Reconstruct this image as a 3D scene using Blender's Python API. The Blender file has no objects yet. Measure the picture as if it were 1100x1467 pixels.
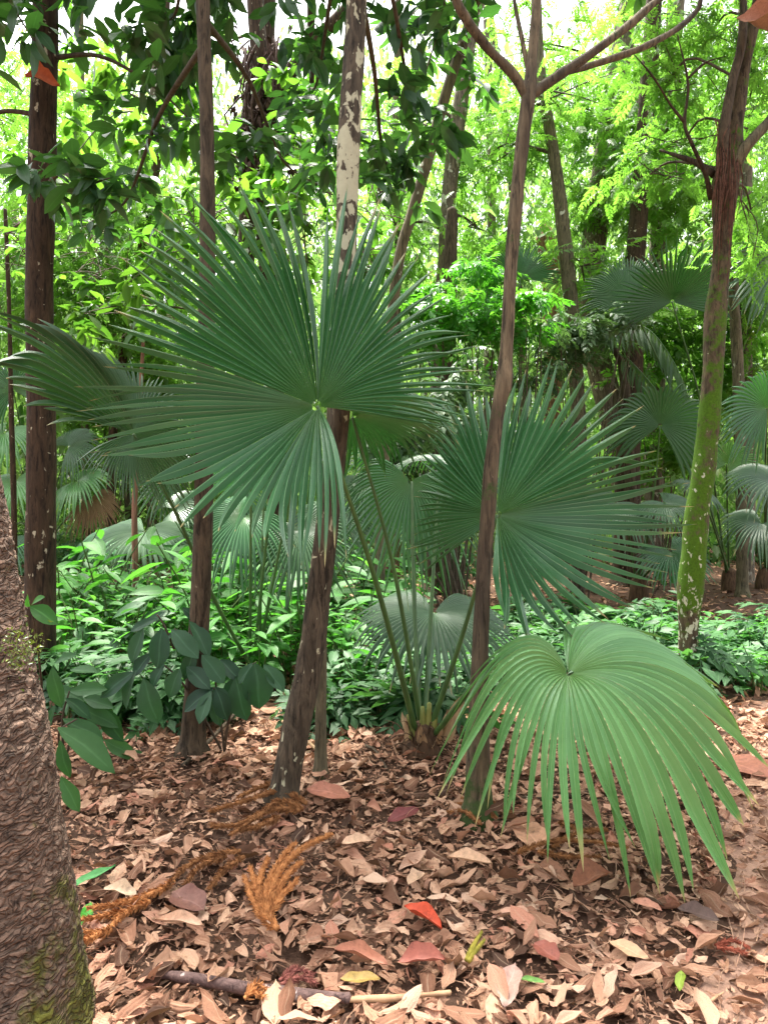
import bpy, math, random
import numpy as np
from mathutils import Vector

# ------------------------------------------------------------------ camera, sky, sun, exposure
SC = bpy.context.scene
COL = SC.collection
F, CX, HY, CZ = 1060.0, 550.0, 700.0, 1.5        # focal length in photo pixels, centre column, horizon row, eye height

cam_d = bpy.data.cameras.new('camera')
cam = bpy.data.objects.new('camera', cam_d)
COL.objects.link(cam)
cam.location = (0, 0, CZ)
cam.rotation_euler = (math.radians(90), 0, 0)
cam_d.sensor_width = 36.0
cam_d.lens = 36.0 * F / 1467.0
cam_d.shift_y = -(733.5 - HY) / 1467.0
cam_d.clip_start = 0.05
cam_d.clip_end = 500.0
SC.camera = cam

SUN_EL, SUN_AZ = math.radians(70), math.radians(-25)     # azimuth from +Y (ahead of the camera), negative = to the left
world = bpy.data.worlds.new('World')
SC.world = world
world.use_nodes = True
wn = world.node_tree
bg = wn.nodes['Background']
sky = wn.nodes.new('ShaderNodeTexSky')
sky.sky_type = 'NISHITA'
sky.sun_disc = False
sky.sun_elevation = SUN_EL
sky.sun_rotation = SUN_AZ
sky.air_density = 1.2
sky.dust_density = 6.0
sky.ozone_density = 0.6
hsv = wn.nodes.new('ShaderNodeHueSaturation')
hsv.inputs['Saturation'].default_value = 0.22
wn.links.new(sky.outputs[0], hsv.inputs['Color'])
wn.links.new(hsv.outputs[0], bg.inputs['Color'])
bg.inputs['Strength'].default_value = 0.115

sun_d = bpy.data.lights.new('sun', 'SUN')
sun_d.energy = 4.6
sun_d.angle = math.radians(10)
sun_d.color = (1.0, 0.95, 0.86)
sun = bpy.data.objects.new('sun', sun_d)
COL.objects.link(sun)
sdir = Vector((math.sin(SUN_AZ) * math.cos(SUN_EL), math.cos(SUN_AZ) * math.cos(SUN_EL), math.sin(SUN_EL)))
sun.rotation_euler = sdir.to_track_quat('Z', 'Y').to_euler()

SC.view_settings.view_transform = 'Standard'
SC.view_settings.look = 'None'
SC.view_settings.gamma = 1.0
SC.view_settings.exposure = 2.4
SC.cycles.max_bounces = 8
SC.cycles.diffuse_bounces = 4
SC.cycles.glossy_bounces = 2
SC.cycles.transmission_bounces = 4
SC.cycles.sample_clamp_indirect = 6.0

# ------------------------------------------------------------------ numeric helpers
RNG = np.random.default_rng(7)
A = lambda *v: np.array(v, dtype=float)


def at(px, py, y):
    """world point seen at photo pixel (px, py) at distance y"""
    return A((px - CX) / F * y, y, CZ - (py - HY) / F * y)


def gy(py):
    """distance of level ground seen at photo row py"""
    return CZ * F / (py - HY)


def unit(v):
    v = np.asarray(v, float)
    n = np.linalg.norm(v, axis=-1, keepdims=True)
    return v / np.maximum(n, 1e-9)


def vnoise(P, seed=0):
    P = np.asarray(P, float)
    i = np.floor(P).astype(np.int64)
    f = P - i
    f = f * f * (3 - 2 * f)

    def h(dx, dy, dz):
        n = (i[..., 0] + dx) * 374761393 + (i[..., 1] + dy) * 668265263 + (i[..., 2] + dz) * 1274126177 + seed * 987643
        n = n & 0xFFFFFFFF
        n = ((n ^ (n >> 13)) * 1274126177) & 0xFFFFFFFF
        n = (n ^ (n >> 16)) & 0xFFFFFFFF
        return n / 4294967295.0 * 2 - 1
    x, y, z = f[..., 0], f[..., 1], f[..., 2]
    c = lambda a, b, t: a + (b - a) * t
    x00, x10 = c(h(0, 0, 0), h(1, 0, 0), x), c(h(0, 1, 0), h(1, 1, 0), x)
    x01, x11 = c(h(0, 0, 1), h(1, 0, 1), x), c(h(0, 1, 1), h(1, 1, 1), x)
    return c(c(x00, x10, y), c(x01, x11, y), z)


def fbm(P, seed=0, oct=3):
    P = np.asarray(P, float)
    s, a = 0, 1.0
    for k in range(oct):
        s = s + a * vnoise(P * 2 ** k, seed + k * 17)
        a *= 0.5
    return s


def ground_z(x, y):
    x, y = np.broadcast_arrays(np.asarray(x, float), np.asarray(y, float))
    P = np.stack([x, y, np.zeros_like(x)], -1)
    z = 0.035 * vnoise(P * 0.9, 3) + 0.018 * vnoise(P * 3.1, 4) + 0.06 * vnoise(P * 0.25, 5) * np.clip((y - 5) / 6, 0, 1)
    for fx, fy in ((-0.475, 3.46), (-1.05, 4.05), (0.41, 3.25), (2.32, 5.6), (-2.46, 5.3), (-0.32, 3.75)):
        z = z + 0.045 * np.exp(-((x - fx) ** 2 + (y - fy) ** 2) / 0.035)
    bx, by = 0.215, 4.05
    z = z + 0.10 * np.exp(-((x - bx) ** 2 + (y - by) ** 2) / 0.16)
    return z


def crom(pts, n):
    """smooth curve through the points, n samples"""
    pts = np.asarray(pts, float)
    if len(pts) == 2:
        t = np.linspace(0, 1, n)[:, None]
        return pts[0] * (1 - t) + pts[1] * t
    P = np.vstack([2 * pts[0] - pts[1], pts, 2 * pts[-1] - pts[-2]])
    seg = np.linspace(0, len(pts) - 1 - 1e-9, n)
    i = seg.astype(int)
    t = (seg - i)[:, None]
    p0, p1, p2, p3 = P[i], P[i + 1], P[i + 2], P[i + 3]
    return 0.5 * (2 * p1 + (p2 - p0) * t + (2 * p0 - 5 * p1 + 4 * p2 - p3) * t ** 2 + (3 * p1 - p0 - 3 * p2 + p3) * t ** 3)


# ------------------------------------------------------------------ mesh building
class Geo:
    def __init__(self):
        self.V, self.Q, self.T, self.UV, self.R, self.n = [], [], [], [], [], 0

    def add(self, V, Q=None, T=None, uv=None, rnd=None):
        V = np.asarray(V, float).reshape(-1, 3)
        m = len(V)
        self.V.append(V)
        if Q is not None and len(Q):
            self.Q.append(np.asarray(Q, np.int64) + self.n)
        if T is not None and len(T):
            self.T.append(np.asarray(T, np.int64) + self.n)
        self.UV.append(np.zeros((m, 2)) if uv is None else np.asarray(uv, float).reshape(-1, 2))
        self.R.append(np.full(m, 0.5) if rnd is None else np.broadcast_to(np.asarray(rnd, float), (m,)))
        self.n += m
        return self

    def merge(self, g):
        for k in range(len(g.V)):
            pass
        if g.n:
            V, Q, T, uv, r = g.arrays()
            self.add(V, Q, T, uv, r)
        return self

    def arrays(self):
        cat = lambda l, w: np.concatenate(l) if l else np.zeros((0, w), np.int64)
        return np.concatenate(self.V), cat(self.Q, 4), cat(self.T, 3), np.concatenate(self.UV), np.concatenate(self.R)


def mk_mesh(name, V, Q, T, uv, rnd, smooth=True):
    me = bpy.data.meshes.new(name)
    nq, nt = len(Q), len(T)
    li = np.concatenate([np.asarray(Q).ravel(), np.asarray(T).ravel()]).astype(np.int32)
    ls = np.concatenate([np.arange(nq) * 4, nq * 4 + np.arange(nt) * 3]).astype(np.int32)
    me.vertices.add(len(V))
    me.vertices.foreach_set('co', np.ascontiguousarray(V, np.float32).ravel())
    me.loops.add(len(li))
    me.loops.foreach_set('vertex_index', li)
    me.polygons.add(nq + nt)
    me.polygons.foreach_set('loop_start', ls)
    me.update(calc_edges=True)
    me.polygons.foreach_set('use_smooth', np.full(nq + nt, smooth, dtype=bool))
    l = me.uv_layers.new(name='UVMap')
    l.data.foreach_set('uv', np.ascontiguousarray(uv[li], np.float32).ravel())
    a = me.attributes.new('rnd', 'FLOAT', 'POINT')
    a.data.foreach_set('value', np.ascontiguousarray(rnd, np.float32))
    me.update()
    return me


def obj(name, geo, mat, parent=None, loc=None, smooth=True):
    """links the collected shape as ONE mesh object; loc is its origin in the world"""
    V, Q, T, uv, r = geo.arrays()
    o0 = np.asarray(parent.location if parent is not None and loc is None else (loc if loc is not None else (0, 0, 0)), float)
    if parent is not None and parent.parent is not None:
        o0 = np.asarray(parent.matrix_world.translation, float)
    me = mk_mesh(name, V - o0, Q, T, uv, r, smooth)
    for m in (mat if isinstance(mat, (list, tuple)) else [mat]):
        me.materials.append(m)
    o = bpy.data.objects.new(name, me)
    COL.objects.link(o)
    if parent is not None:
        o.parent = parent
    else:
        o.location = o0
    return o


def tag(o, label=None, cat=None, group=None, kind=None):
    if label:
        o['label'] = label
    if cat:
        o['category'] = cat
    if group:
        o['group'] = group
    if kind:
        o['kind'] = kind
    return o


def thing(name, label, cat, loc, group=None):
    o = bpy.data.objects.new(name, None)
    o.empty_display_size = 0.1
    o.location = tuple(float(c) for c in loc)
    COL.objects.link(o)
    return tag(o, label, cat, group)


KIDS = {}


def dup(root, loc, rz=0.0, s=1.0, label=None):
    r = root.copy()
    COL.objects.link(r)
    r.location = tuple(float(c) for c in loc)
    r.rotation_euler = (0, 0, rz)
    r.scale = (s, s, s)
    if label:
        r['label'] = label
    for ch in KIDS.get(root.name, []):
        c = ch.copy()
        COL.objects.link(c)
        c.parent = r
    return r


def tube(path, radii, ring=10, n=None, amp=0.0, freq=6.0, seed=0, geo=None, rnd=0.5, cap=True, sq=0.0):
    """a tapering tube along a smooth path, its surface pushed in and out by noise"""
    geo = geo or Geo()
    path = np.asarray(path, float)
    n = n or max(2, 6 * (len(path) - 1) + 1)
    C = crom(path, n)
    R = np.interp(np.linspace(0, 1, n), np.linspace(0, 1, len(radii)), radii)
    Tn = unit(np.gradient(C, axis=0))
    ref = A(1, 0, 0) if abs(Tn[0][0]) < 0.8 else A(0, 1, 0)
    X = unit(np.cross(ref, Tn[0]))
    Xs = []
    for k in range(n):
        X = unit(X - Tn[k] * np.dot(X, Tn[k]))
        Xs.append(X)
    Xs = np.array(Xs)
    Ys = np.cross(Tn, Xs)
    a = np.arange(ring) / ring * 2 * math.pi
    D = Xs[:, None, :] * np.cos(a)[None, :, None] + Ys[:, None, :] * np.sin(a)[None, :, None]
    V = C[:, None, :] + D * R[:, None, None]
    if amp:
        q = V.copy()
        q[..., 2] *= 0.45
        d = fbm(q * freq, seed, 3)
        V = V + D * (d * amp)[..., None] * np.minimum(1, R / max(R.max(), 1e-6) * 1.3)[:, None, None]
    i = np.arange(n - 1)[:, None] * ring
    j = np.arange(ring)[None, :]
    j2 = (j + 1) % ring
    Q = np.stack([i + j, i + j2, i + ring + j2, i + ring + j], -1).reshape(-1, 4)
    uv = np.stack([np.broadcast_to(a / 6.2832, (n, ring)), np.broadcast_to(np.linspace(0, 1, n)[:, None], (n, ring))], -1)
    V = V.reshape(-1, 3)
    Tt = []
    uv = uv.reshape(-1, 2)
    if cap:
        V = np.vstack([V, C[-1] + Tn[-1] * R[-1] * 0.6, C[0]])
        uv = np.vstack([uv, [[0.5, 1], [0.5, 0]]])
        e = (n - 1) * ring
        Tt = [[e + k, e + (k + 1) % ring, n * ring] for k in range(ring)] + [[(k + 1) % ring, k, n * ring + 1] for k in range(ring)]
    geo.add(V, Q, Tt, uv, rnd)
    return geo


def frames(d, n):
    """rotation matrices taking local Y to d and local Z near n"""
    Y = unit(d)
    Z = unit(n - Y * np.sum(n * Y, -1, keepdims=True))
    X = np.cross(Y, Z)
    return np.stack([X, Y, Z], -1)


def inst(geo, tpl, M, P, rnd, scale=1.0):
    V, Q, T, uv = tpl
    n, m = len(P), len(V)
    if not n:
        return geo
    scale = np.broadcast_to(np.asarray(scale, float), (n,))
    W = np.einsum('nij,mj->nmi', M * scale[:, None, None], V) + P[:, None, :]
    off = (np.arange(n) * m)[:, None, None]
    geo.add(W.reshape(-1, 3), (Q[None] + off).reshape(-1, 4) if len(Q) else None, (T[None] + off).reshape(-1, 3) if len(T) else None,
            np.tile(uv, (n, 1)), np.repeat(rnd, m))
    return geo


def grid_leaf(rows, width, peak=0.45, fold=0.25, droop=0.15, tipw=0.0, curl=0.0, wave=0.0, seed=0, cols=3, sharp=1.0):
    """one leaf, local Y from base 0 to tip 1"""
    r = np.random.default_rng(seed)
    y = np.linspace(0, 1, rows)
    t = np.where(y < peak, y / peak, (1 - y) / (1 - peak))
    w = width * 0.5 * (np.sin(t * math.pi / 2) ** sharp) + 1e-4
    if wave:
        w = w * (1 + 4.0 * wave * np.sin(y * r.uniform(9, 17) + r.uniform(0, 6)))
    w[0] = width * 0.03
    w[-1] = max(w[-1], width * 0.5 * tipw)
    u = np.linspace(-1, 1, cols)
    X = w[:, None] * u[None, :]
    Y = np.broadcast_to(y[:, None], X.shape).copy()
    Z = fold * np.abs(X) - droop * Y ** 2 + curl * (X / width * 2) ** 2 * width
    if wave:
        ph = r.uniform(0, 6, 4)
        Z = Z + wave * (np.sin(Y * 7 + ph[0]) * np.sin(u[None, :] * 2 + ph[1]) + 0.6 * np.sin(Y * 13 + ph[2] + u[None, :] * 3))
        X = X + wave * 0.8 * np.sin(Y * 9 + ph[3])
    V = np.stack([X, Y, Z], -1).reshape(-1, 3)
    i = np.arange(rows - 1)[:, None] * cols
    j = np.arange(cols - 1)[None, :]
    Q = np.stack([i + j, i + j + 1, i + cols + j + 1, i + cols + j], -1).reshape(-1, 4)
    uv = np.stack([np.broadcast_to((u * 0.5 + 0.5)[None, :], X.shape), Y], -1).reshape(-1, 2)
    return V, Q, np.zeros((0, 3), np.int64), uv


def rhomb(width=0.4, fold=0.12):
    V = A([0, 0, 0], [-width / 2, 0.45, fold], [0, 1, -0.12], [width / 2, 0.45, fold], [0, 0.5, 0])
    T = np.array([[0, 4, 1], [1, 4, 2], [0, 3, 4], [4, 3, 2]])
    uv = A([.5, 0], [0, .45], [.5, 1], [1, .45], [.5, .5])
    return V, np.zeros((0, 4), np.int64), T, uv


def join_tpl(parts):
    g = Geo()
    for V, Q, T, uv in parts:
        g.add(V, Q if len(Q) else None, T if len(T) else None, uv)
    V, Q, T, uv, _ = g.arrays()
    return V, Q, T, uv


def spray_tpl(pairs=8, ll=0.34, lw=0.12, ang=58, droop=0.25, seed=0, tip=True):
    """a pinnate spray of leaflets, local Y from base 0 to tip 1"""
    r = np.random.default_rng(seed)
    g = Geo()
    leaf = rhomb(lw / ll, 0.05)
    d, p, s = [], [], []
    for k in range(pairs):
        y = 0.12 + 0.85 * k / max(1, pairs - 1)
        for sd in (-1, 1):
            a = math.radians(ang + r.uniform(-12, 12)) * (1 - 0.35 * y)
            d.append((sd * math.sin(a), math.cos(a), -0.25 + r.uniform(-.2, .2)))
            p.append((0, y, -droop * y * y))
            s.append(ll * (0.75 + 0.5 * math.sin(math.pi * min(1, y * 1.1))) * r.uniform(.85, 1.1))
    if tip:
        d.append((0, 1, -0.5)); p.append((0, 1, -droop)); s.append(ll * .8)
    d, p = np.array(d), np.array(p)
    inst(g, leaf, frames(d, np.tile(A(0, 0, 1), (len(d), 1))), p, np.zeros(len(d)), np.array(s))
    y = np.linspace(0, 1, 5)
    st = np.stack([np.concatenate([-.006 + 0 * y, .006 + 0 * y]), np.tile(y, 2), np.tile(-droop * y * y, 2)], -1)
    g.add(st, [[k, k + 5, k + 6, k + 1] for k in range(4)], None, np.tile([[.5, .1]], (10, 1)))
    V, Q, T, uv, _ = g.arrays()
    return V, Q, T, uv


# ------------------------------------------------------------------ materials
class Mat:
    def __init__(self, name):
        self.m = bpy.data.materials.new(name)
        self.m.use_nodes = True
        self.nt = self.m.node_tree
        self.nt.nodes.clear()
        self.out = self.n('ShaderNodeOutputMaterial')

    def n(self, t, **kw):
        nd = self.nt.nodes.new(t)
        for k, v in kw.items():
            if k.startswith('_'):
                setattr(nd, k[1:], v)
            else:
                self.set(nd.inputs[k.replace('__', ' ')], v)
        return nd

    def set(self, sock, v):
        if hasattr(v, 'links') or isinstance(v, bpy.types.NodeSocket):
            self.nt.links.new(v, sock)
        elif isinstance(v, (tuple, list)) and len(v) == 3 and sock.type == 'RGBA':
            sock.default_value = (*v, 1)
        else:
            sock.default_value = v

    def math(self, op, a, b=0.0, clamp=False):
        nd = self.nt.nodes.new('ShaderNodeMath')
        nd.operation = op
        nd.use_clamp = clamp
        self.set(nd.inputs[0], a)
        self.set(nd.inputs[1], b)
        return nd.outputs[0]

    def noise(self, scale, detail=4.0, rough=0.6, vec=None, dist=0.0):
        nd = self.n('ShaderNodeTexNoise', Scale=scale, Detail=detail, Roughness=rough, Distortion=dist)
        if vec is not None:
            self.nt.links.new(vec, nd.inputs['Vector'])
        return nd.outputs[0]

    def mapping(self, vec, scale=(1, 1, 1), loc=(0, 0, 0)):
        nd = self.nt.nodes.new('ShaderNodeMapping')
        self.nt.links.new(vec, nd.inputs['Vector'])
        nd.inputs['Scale'].default_value = scale
        nd.inputs['Location'].default_value = loc
        return nd.outputs[0]

    def step(self, v, lo, hi):
        nd = self.nt.nodes.new('ShaderNodeMapRange')
        nd.interpolation_type = 'SMOOTHSTEP'
        self.set(nd.inputs['Value'], v)
        self.set(nd.inputs['From Min'], lo)
        self.set(nd.inputs['From Max'], hi)
        return nd.outputs[0]

    def ramp(self, v, stops):
        nd = self.nt.nodes.new('ShaderNodeValToRGB')
        self.set(nd.inputs[0], v)
        el = nd.color_ramp.elements
        while len(el) < len(stops):
            el.new(0.5)
        for e, (p, c) in zip(el, stops):
            e.position = p
            e.color = (*c, 1)
        return nd.outputs[0]

    def mix(self, f, a, b, mode='MIX'):
        nd = self.nt.nodes.new('ShaderNodeMix')
        nd.data_type = 'RGBA'
        nd.blend_type = mode
        self.set(nd.inputs[0], f)
        self.set(nd.inputs[6], a)
        self.set(nd.inputs[7], b)
        return nd.outputs[2]

    def attr(self, name):
        nd = self.nt.nodes.new('ShaderNodeAttribute')
        nd.attribute_name = name
        return nd.outputs['Fac']

    def coord(self, which='Object'):
        return self.nt.nodes.new('ShaderNodeTexCoord').outputs[which]

    def uv(self):
        nd = self.nt.nodes.new('ShaderNodeSeparateXYZ')
        self.nt.links.new(self.coord('UV'), nd.inputs[0])
        return nd.outputs[0], nd.outputs[1]

    def z(self):
        nd = self.nt.nodes.new('ShaderNodeSeparateXYZ')
        self.nt.links.new(self.coord('Object'), nd.inputs[0])
        return nd.outputs

    def bump(self, h, strength=0.5, dist=0.01):
        nd = self.n('ShaderNodeBump', Strength=strength, Distance=dist, Height=h)
        return nd.outputs[0]

    def finish(self, color, rough=0.6, bump=None, trans=None, tcol=None, spec=0.5, coat=0.0):
        p = self.n('ShaderNodeBsdfPrincipled')
        self.set(p.inputs['Base Color'], color)
        self.set(p.inputs['Roughness'], rough)
        p.inputs['Specular IOR Level'].default_value = spec
        if bump is not None:
            self.nt.links.new(bump, p.inputs['Normal'])
        sh = p.outputs[0]
        if trans:
            t = self.nt.nodes.new('ShaderNodeBsdfTranslucent')
            self.set(t.inputs['Color'], tcol)
            mx = self.nt.nodes.new('ShaderNodeMixShader')
            mx.inputs[0].default_value = trans
            self.nt.links.new(sh, mx.inputs[1])
            self.nt.links.new(t.outputs[0], mx.inputs[2])
            sh = mx.outputs[0]
        self.nt.links.new(sh, self.out.inputs['Surface'])
        return self.m


def leaf_mat(name, lo, hi, trans=0.35, tlo=None, thi=None, rough=0.42, vein=0.25, spec=0.5):
    m = Mat(name)
    r = m.attr('rnd')
    u, v = m.uv()
    c = m.mix(r, lo, hi)
    tlo = tlo or tuple(x * k for x, k in zip(lo, (2.2, 2.4, 1.2)))
    thi = thi or tuple(x * k for x, k in zip(hi, (2.2, 2.4, 1.2)))
    tc = m.mix(r, tlo, thi)
    d = m.math('ABSOLUTE', m.math('SUBTRACT', u, 0.5))
    line = m.math('SUBTRACT', 1.0, m.step(d, 0.01, 0.07), True)
    n = m.noise(30.0, 3, 0.6, m.coord('Object'))
    c = m.mix(m.math('MULTIPLY', line, vein), c, tuple(min(1, x * 2.2 + 0.03) for x in hi))
    c = m.mix(0.35, c, m.mix(n, (0.35, 0.35, 0.35), (1.5, 1.5, 1.5)), 'MULTIPLY')
    w = m.nt.nodes.new('ShaderNodeTexWave')
    w.inputs['Scale'].default_value = 4.0
    w.inputs['Distortion'].default_value = 0.6
    m.nt.links.new(m.mapping(m.coord('UV'), (0.0, 1.6, 0.0)), w.inputs['Vector'])
    return m.finish(c, rough, m.bump(w.outputs['Fac'], 0.25, 0.004), trans, tc, spec)


def fan_mat(name, base, base2, tcol, pale, trans=0.22, rough=0.4, tip=(0.45, 0.36, 0.16), core=None):
    """pleated palm blade: pale line on every rib, fine veins along the segment, drying tips"""
    m = Mat(name)
    u, v = m.uv()
    r = m.attr('rnd')
    c = m.mix(r, base, base2)
    if core:
        c = m.mix(m.math('MULTIPLY', m.math('SUBTRACT', 1.0, m.step(v, 0.02, 0.30)), 0.8), c, core)
    d = m.math('ABSOLUTE', m.math('SUBTRACT', u, 0.5))
    rib = m.math('SUBTRACT', 1.0, m.step(d, 0.015, 0.07), True)
    edge = m.step(d, 0.46, 0.5)
    fine = m.noise(1.0, 2, 0.5, m.mapping(m.coord('UV'), (22, 1.4, 1)))
    c = m.mix(0.45, c, m.mix(fine, (0.4, 0.4, 0.4), (1.55, 1.55, 1.55)), 'MULTIPLY')
    blot = m.noise(7.0, 4, 0.6, m.coord('Object'))
    c = m.mix(0.4, c, m.mix(blot, (0.45, 0.5, 0.45), (1.5, 1.45, 1.5)), 'MULTIPLY')
    c = m.mix(m.math('MULTIPLY', rib, 0.75), c, pale)
    c = m.mix(m.math('MULTIPLY', edge, 0.35), c, pale)
    jag = m.noise(5.0, 2, 0.5, m.coord('Object'))
    dry = m.step(m.math('ADD', v, m.math('MULTIPLY', m.math('SUBTRACT', jag, 0.5), 0.12)), m.math('SUBTRACT', 0.955, m.math('MULTIPLY', m.step(m.math('FRACT', m.math('MULTIPLY', r, 7.3)), 0.72, 1.0), 0.10)), 0.995)
    c = m.mix(dry, c, tip)
    spk = m.step(m.noise(160.0, 1, 0.5, m.coord('Object')), 0.76, 0.80)
    c = m.mix(m.math('MULTIPLY', spk, 0.5), c, (0.3, 0.3, 0.2))
    sc_ = m.step(m.noise(13.0, 5, 0.75, m.mapping(m.coord('Object'), (1, 1, 1), (4, 2, 8))), 0.69, 0.75)
    c = m.mix(m.math('MULTIPLY', sc_, 0.7), c, (0.16, 0.13, 0.045))
    rgh = m.math('ADD', rough - 0.1, m.math('MULTIPLY', fine, 0.2))
    return m.finish(c, rgh, m.bump(fine, 0.4, 0.003), trans, m.mix(r, tcol, tuple(x * 0.75 for x in tcol)), 0.7)


def bark_mat(name, dark, light, lichen=(0.55, 0.55, 0.45), lich=0.0, lscale=9.0, lz=None, moss=None, mz=None, bump=0.6, vscale=0.22, rough=0.85, grain=26.0,
             stain=None, lhard=0.05, mx=None, plates=None):
    """bark: grain drawn out along the trunk, patches of lichen and moss with their own outlines.
    lz / mz = (z0, z1, gain): the patches grow denser between these heights of the trunk"""
    m = Mat(name)
    co = m.coord('Object')
    g = m.noise(grain, 6, 0.65, m.mapping(co, (1, 1, vscale)), 0.9)
    b = m.noise(4.5, 4, 0.6, co)
    c = m.ramp(g, [(0.30, dark), (0.72, light)])
    c = m.mix(0.55, c, m.mix(b, (0.45, 0.45, 0.45), (1.6, 1.55, 1.5)), 'MULTIPLY')
    x, y, z = m.z()
    if stain:
        s = m.step(m.noise(2.6, 3, 0.6, m.mapping(co, (1, 1, 0.4), (3, 1, 2))), 0.47, 0.62)
        c = m.mix(m.math('MULTIPLY', s, 0.7), c, stain)
    crack = m.noise(grain * 1.6, 4, 0.7, m.mapping(co, (1, 1, vscale * 0.6), (5, 2, 9)), 0.3)
    c = m.mix(m.math('MULTIPLY', m.math('SUBTRACT', 1.0, m.step(crack, 0.36, 0.47)), 0.75), c, tuple(k * 0.4 for k in dark))
    if moss:
        mf = m.noise(6.0, 5, 0.7, co)
        if mz:
            for (z0, z1, gn) in mz:
                mf = m.math('ADD', mf, m.math('MULTIPLY', m.step(z, z0, z1), gn))
        if mx:
            mf = m.math('ADD', mf, m.math('MULTIPLY', m.step(x, mx[0], mx[1]), m.math('MULTIPLY', m.step(z, 0.75, 0.35), mx[2])))
        fac = m.step(mf, 0.58, 0.72)
        mc = m.mix(m.noise(60, 3, 0.6, co), tuple(k * 0.5 for k in moss), tuple(min(1, k * 1.7) for k in moss))
        c = m.mix(fac, c, mc)
    if lich:
        lf = m.noise(lscale, 3, 0.55, m.mapping(co, (1, 1, 0.62), (1, 7, 3)), 0.4)
        if lz:
            for (z0, z1, gn) in lz:
                lf = m.math('ADD', lf, m.math('MULTIPLY', m.step(z, z0, z1), gn))
        lo = 1.0 - lich
        fac = m.step(lf, lo, lo + lhard)
        c = m.mix(m.math('MULTIPLY', fac, 0.92), c, m.mix(m.noise(40, 3, 0.6, co), tuple(k * 0.75 for k in lichen), tuple(min(1, k * 1.15) for k in lichen)))
    h = m.math('ADD', m.math('MULTIPLY', g, 0.7), m.math('MULTIPLY', crack, 0.6))
    if plates:
        wob = m.nt.nodes.new('ShaderNodeVectorMath')
        wob.operation = 'MULTIPLY_ADD'
        nzz = m.n('ShaderNodeTexNoise', Scale=9.0, Detail=3.0)
        m.nt.links.new(co, nzz.inputs['Vector'])
        m.nt.links.new(nzz.outputs['Color'], wob.inputs[0])
        wob.inputs[1].default_value = (.16, .16, .12)
        m.nt.links.new(co, wob.inputs[2])
        vo = m.nt.nodes.new('ShaderNodeTexVoronoi')
        vo.feature = 'DISTANCE_TO_EDGE'
        vo.inputs['Scale'].default_value = 1.0
        m.nt.links.new(m.mapping(wob.outputs[0], plates), vo.inputs['Vector'])
        vc = m.nt.nodes.new('ShaderNodeTexVoronoi')
        vc.inputs['Scale'].default_value = 1.0
        m.nt.links.new(m.mapping(wob.outputs[0], plates), vc.inputs['Vector'])
        e = m.step(vo.outputs['Distance'], 0.0, 0.22)
        c = m.mix(0.5, c, m.mix(vc.outputs['Color'], (.55, .55, .55), (1.5, 1.45, 1.4)), 'MULTIPLY')
        c = m.mix(m.math('MULTIPLY', m.math('SUBTRACT', 1.0, e), 0.42), c, tuple(k * .8 for k in dark))
        h = m.math('ADD', m.math('MULTIPLY', h, 0.5), m.math('MULTIPLY', e, 0.9))
    return m.finish(c, rough, m.bump(h, bump, 0.012), spec=0.25)


def plain_mat(name, lo, hi, rough=0.7, scale=20.0, bump=0.4, trans=None, tcol=None, stretch=(1, 1, 1), spec=0.3):
    m = Mat(name)
    n = m.noise(scale, 5, 0.65, m.mapping(m.coord('Object'), stretch))
    c = m.ramp(n, [(0.3, lo), (0.7, hi)])
    c = m.mix(0.4, c, m.mix(m.attr('rnd'), (0.5, 0.5, 0.5), (1.5, 1.5, 1.5)), 'MULTIPLY')
    return m.finish(c, rough, m.bump(n, bump, 0.006), trans, tcol, spec)


def litter_mat(name, stops, rough=0.75, trans=0.12):
    m = Mat(name)
    r = m.attr('rnd')
    u, v = m.uv()
    c = m.ramp(r, stops)
    n = m.noise(42.0, 5, 0.7, m.coord('Object'))
    c = m.mix(0.75, c, m.mix(n, (0.30, 0.27, 0.25), (1.65, 1.65, 1.65)), 'MULTIPLY')
    spots = m.step(m.noise(95.0, 3, 0.6, m.coord('Object')), 0.60, 0.68)
    c = m.mix(m.math('MULTIPLY', spots, 0.55), c, (0.06, 0.035, 0.02))
    d = m.math('ABSOLUTE', m.math('SUBTRACT', u, 0.5))
    line = m.math('SUBTRACT', 1.0, m.step(d, 0.012, 0.05), True)
    c = m.mix(m.math('MULTIPLY', line, 0.35), c, (0.5, 0.36, 0.24))
    w = m.nt.nodes.new('ShaderNodeTexWave')
    w.inputs['Scale'].default_value = 3.0
    w.inputs['Distortion'].default_value = 1.5
    m.nt.links.new(m.mapping(m.coord('UV'), (0.5, 1.6, 0.0)), w.inputs['Vector'])
    h = m.math('ADD', n, m.math('MULTIPLY', w.outputs['Fac'], 0.35))
    return m.finish(c, rough, m.bump(h, 0.5, 0.006), trans, m.mix(0.5, c, (0.4, 0.22, 0.1)), 0.3)


M = {}
M['fan'] = fan_mat('palm_blade_deep', (0.018, 0.082, 0.026), (0.052, 0.172, 0.062), (0.06, 0.26, 0.035), (0.17, 0.31, 0.15), rough=0.33, core=(0.045, 0.125, 0.018))
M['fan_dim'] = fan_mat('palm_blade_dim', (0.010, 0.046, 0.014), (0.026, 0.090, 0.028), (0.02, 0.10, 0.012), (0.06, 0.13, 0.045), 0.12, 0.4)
M['fan_light'] = fan_mat('palm_blade_fresh', (0.085, 0.228, 0.072), (0.155, 0.345, 0.120), (0.17, 0.44, 0.05), (0.27, 0.45, 0.20), rough=0.30, tip=(0.55, 0.42, 0.2), core=(0.11, 0.24, 0.05))
M['fan_grey'] = fan_mat('palm_blade_grey', (0.026, 0.080, 0.030), (0.055, 0.125, 0.052), (0.06, 0.20, 0.03), (0.14, 0.22, 0.11), rough=0.45)
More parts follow.
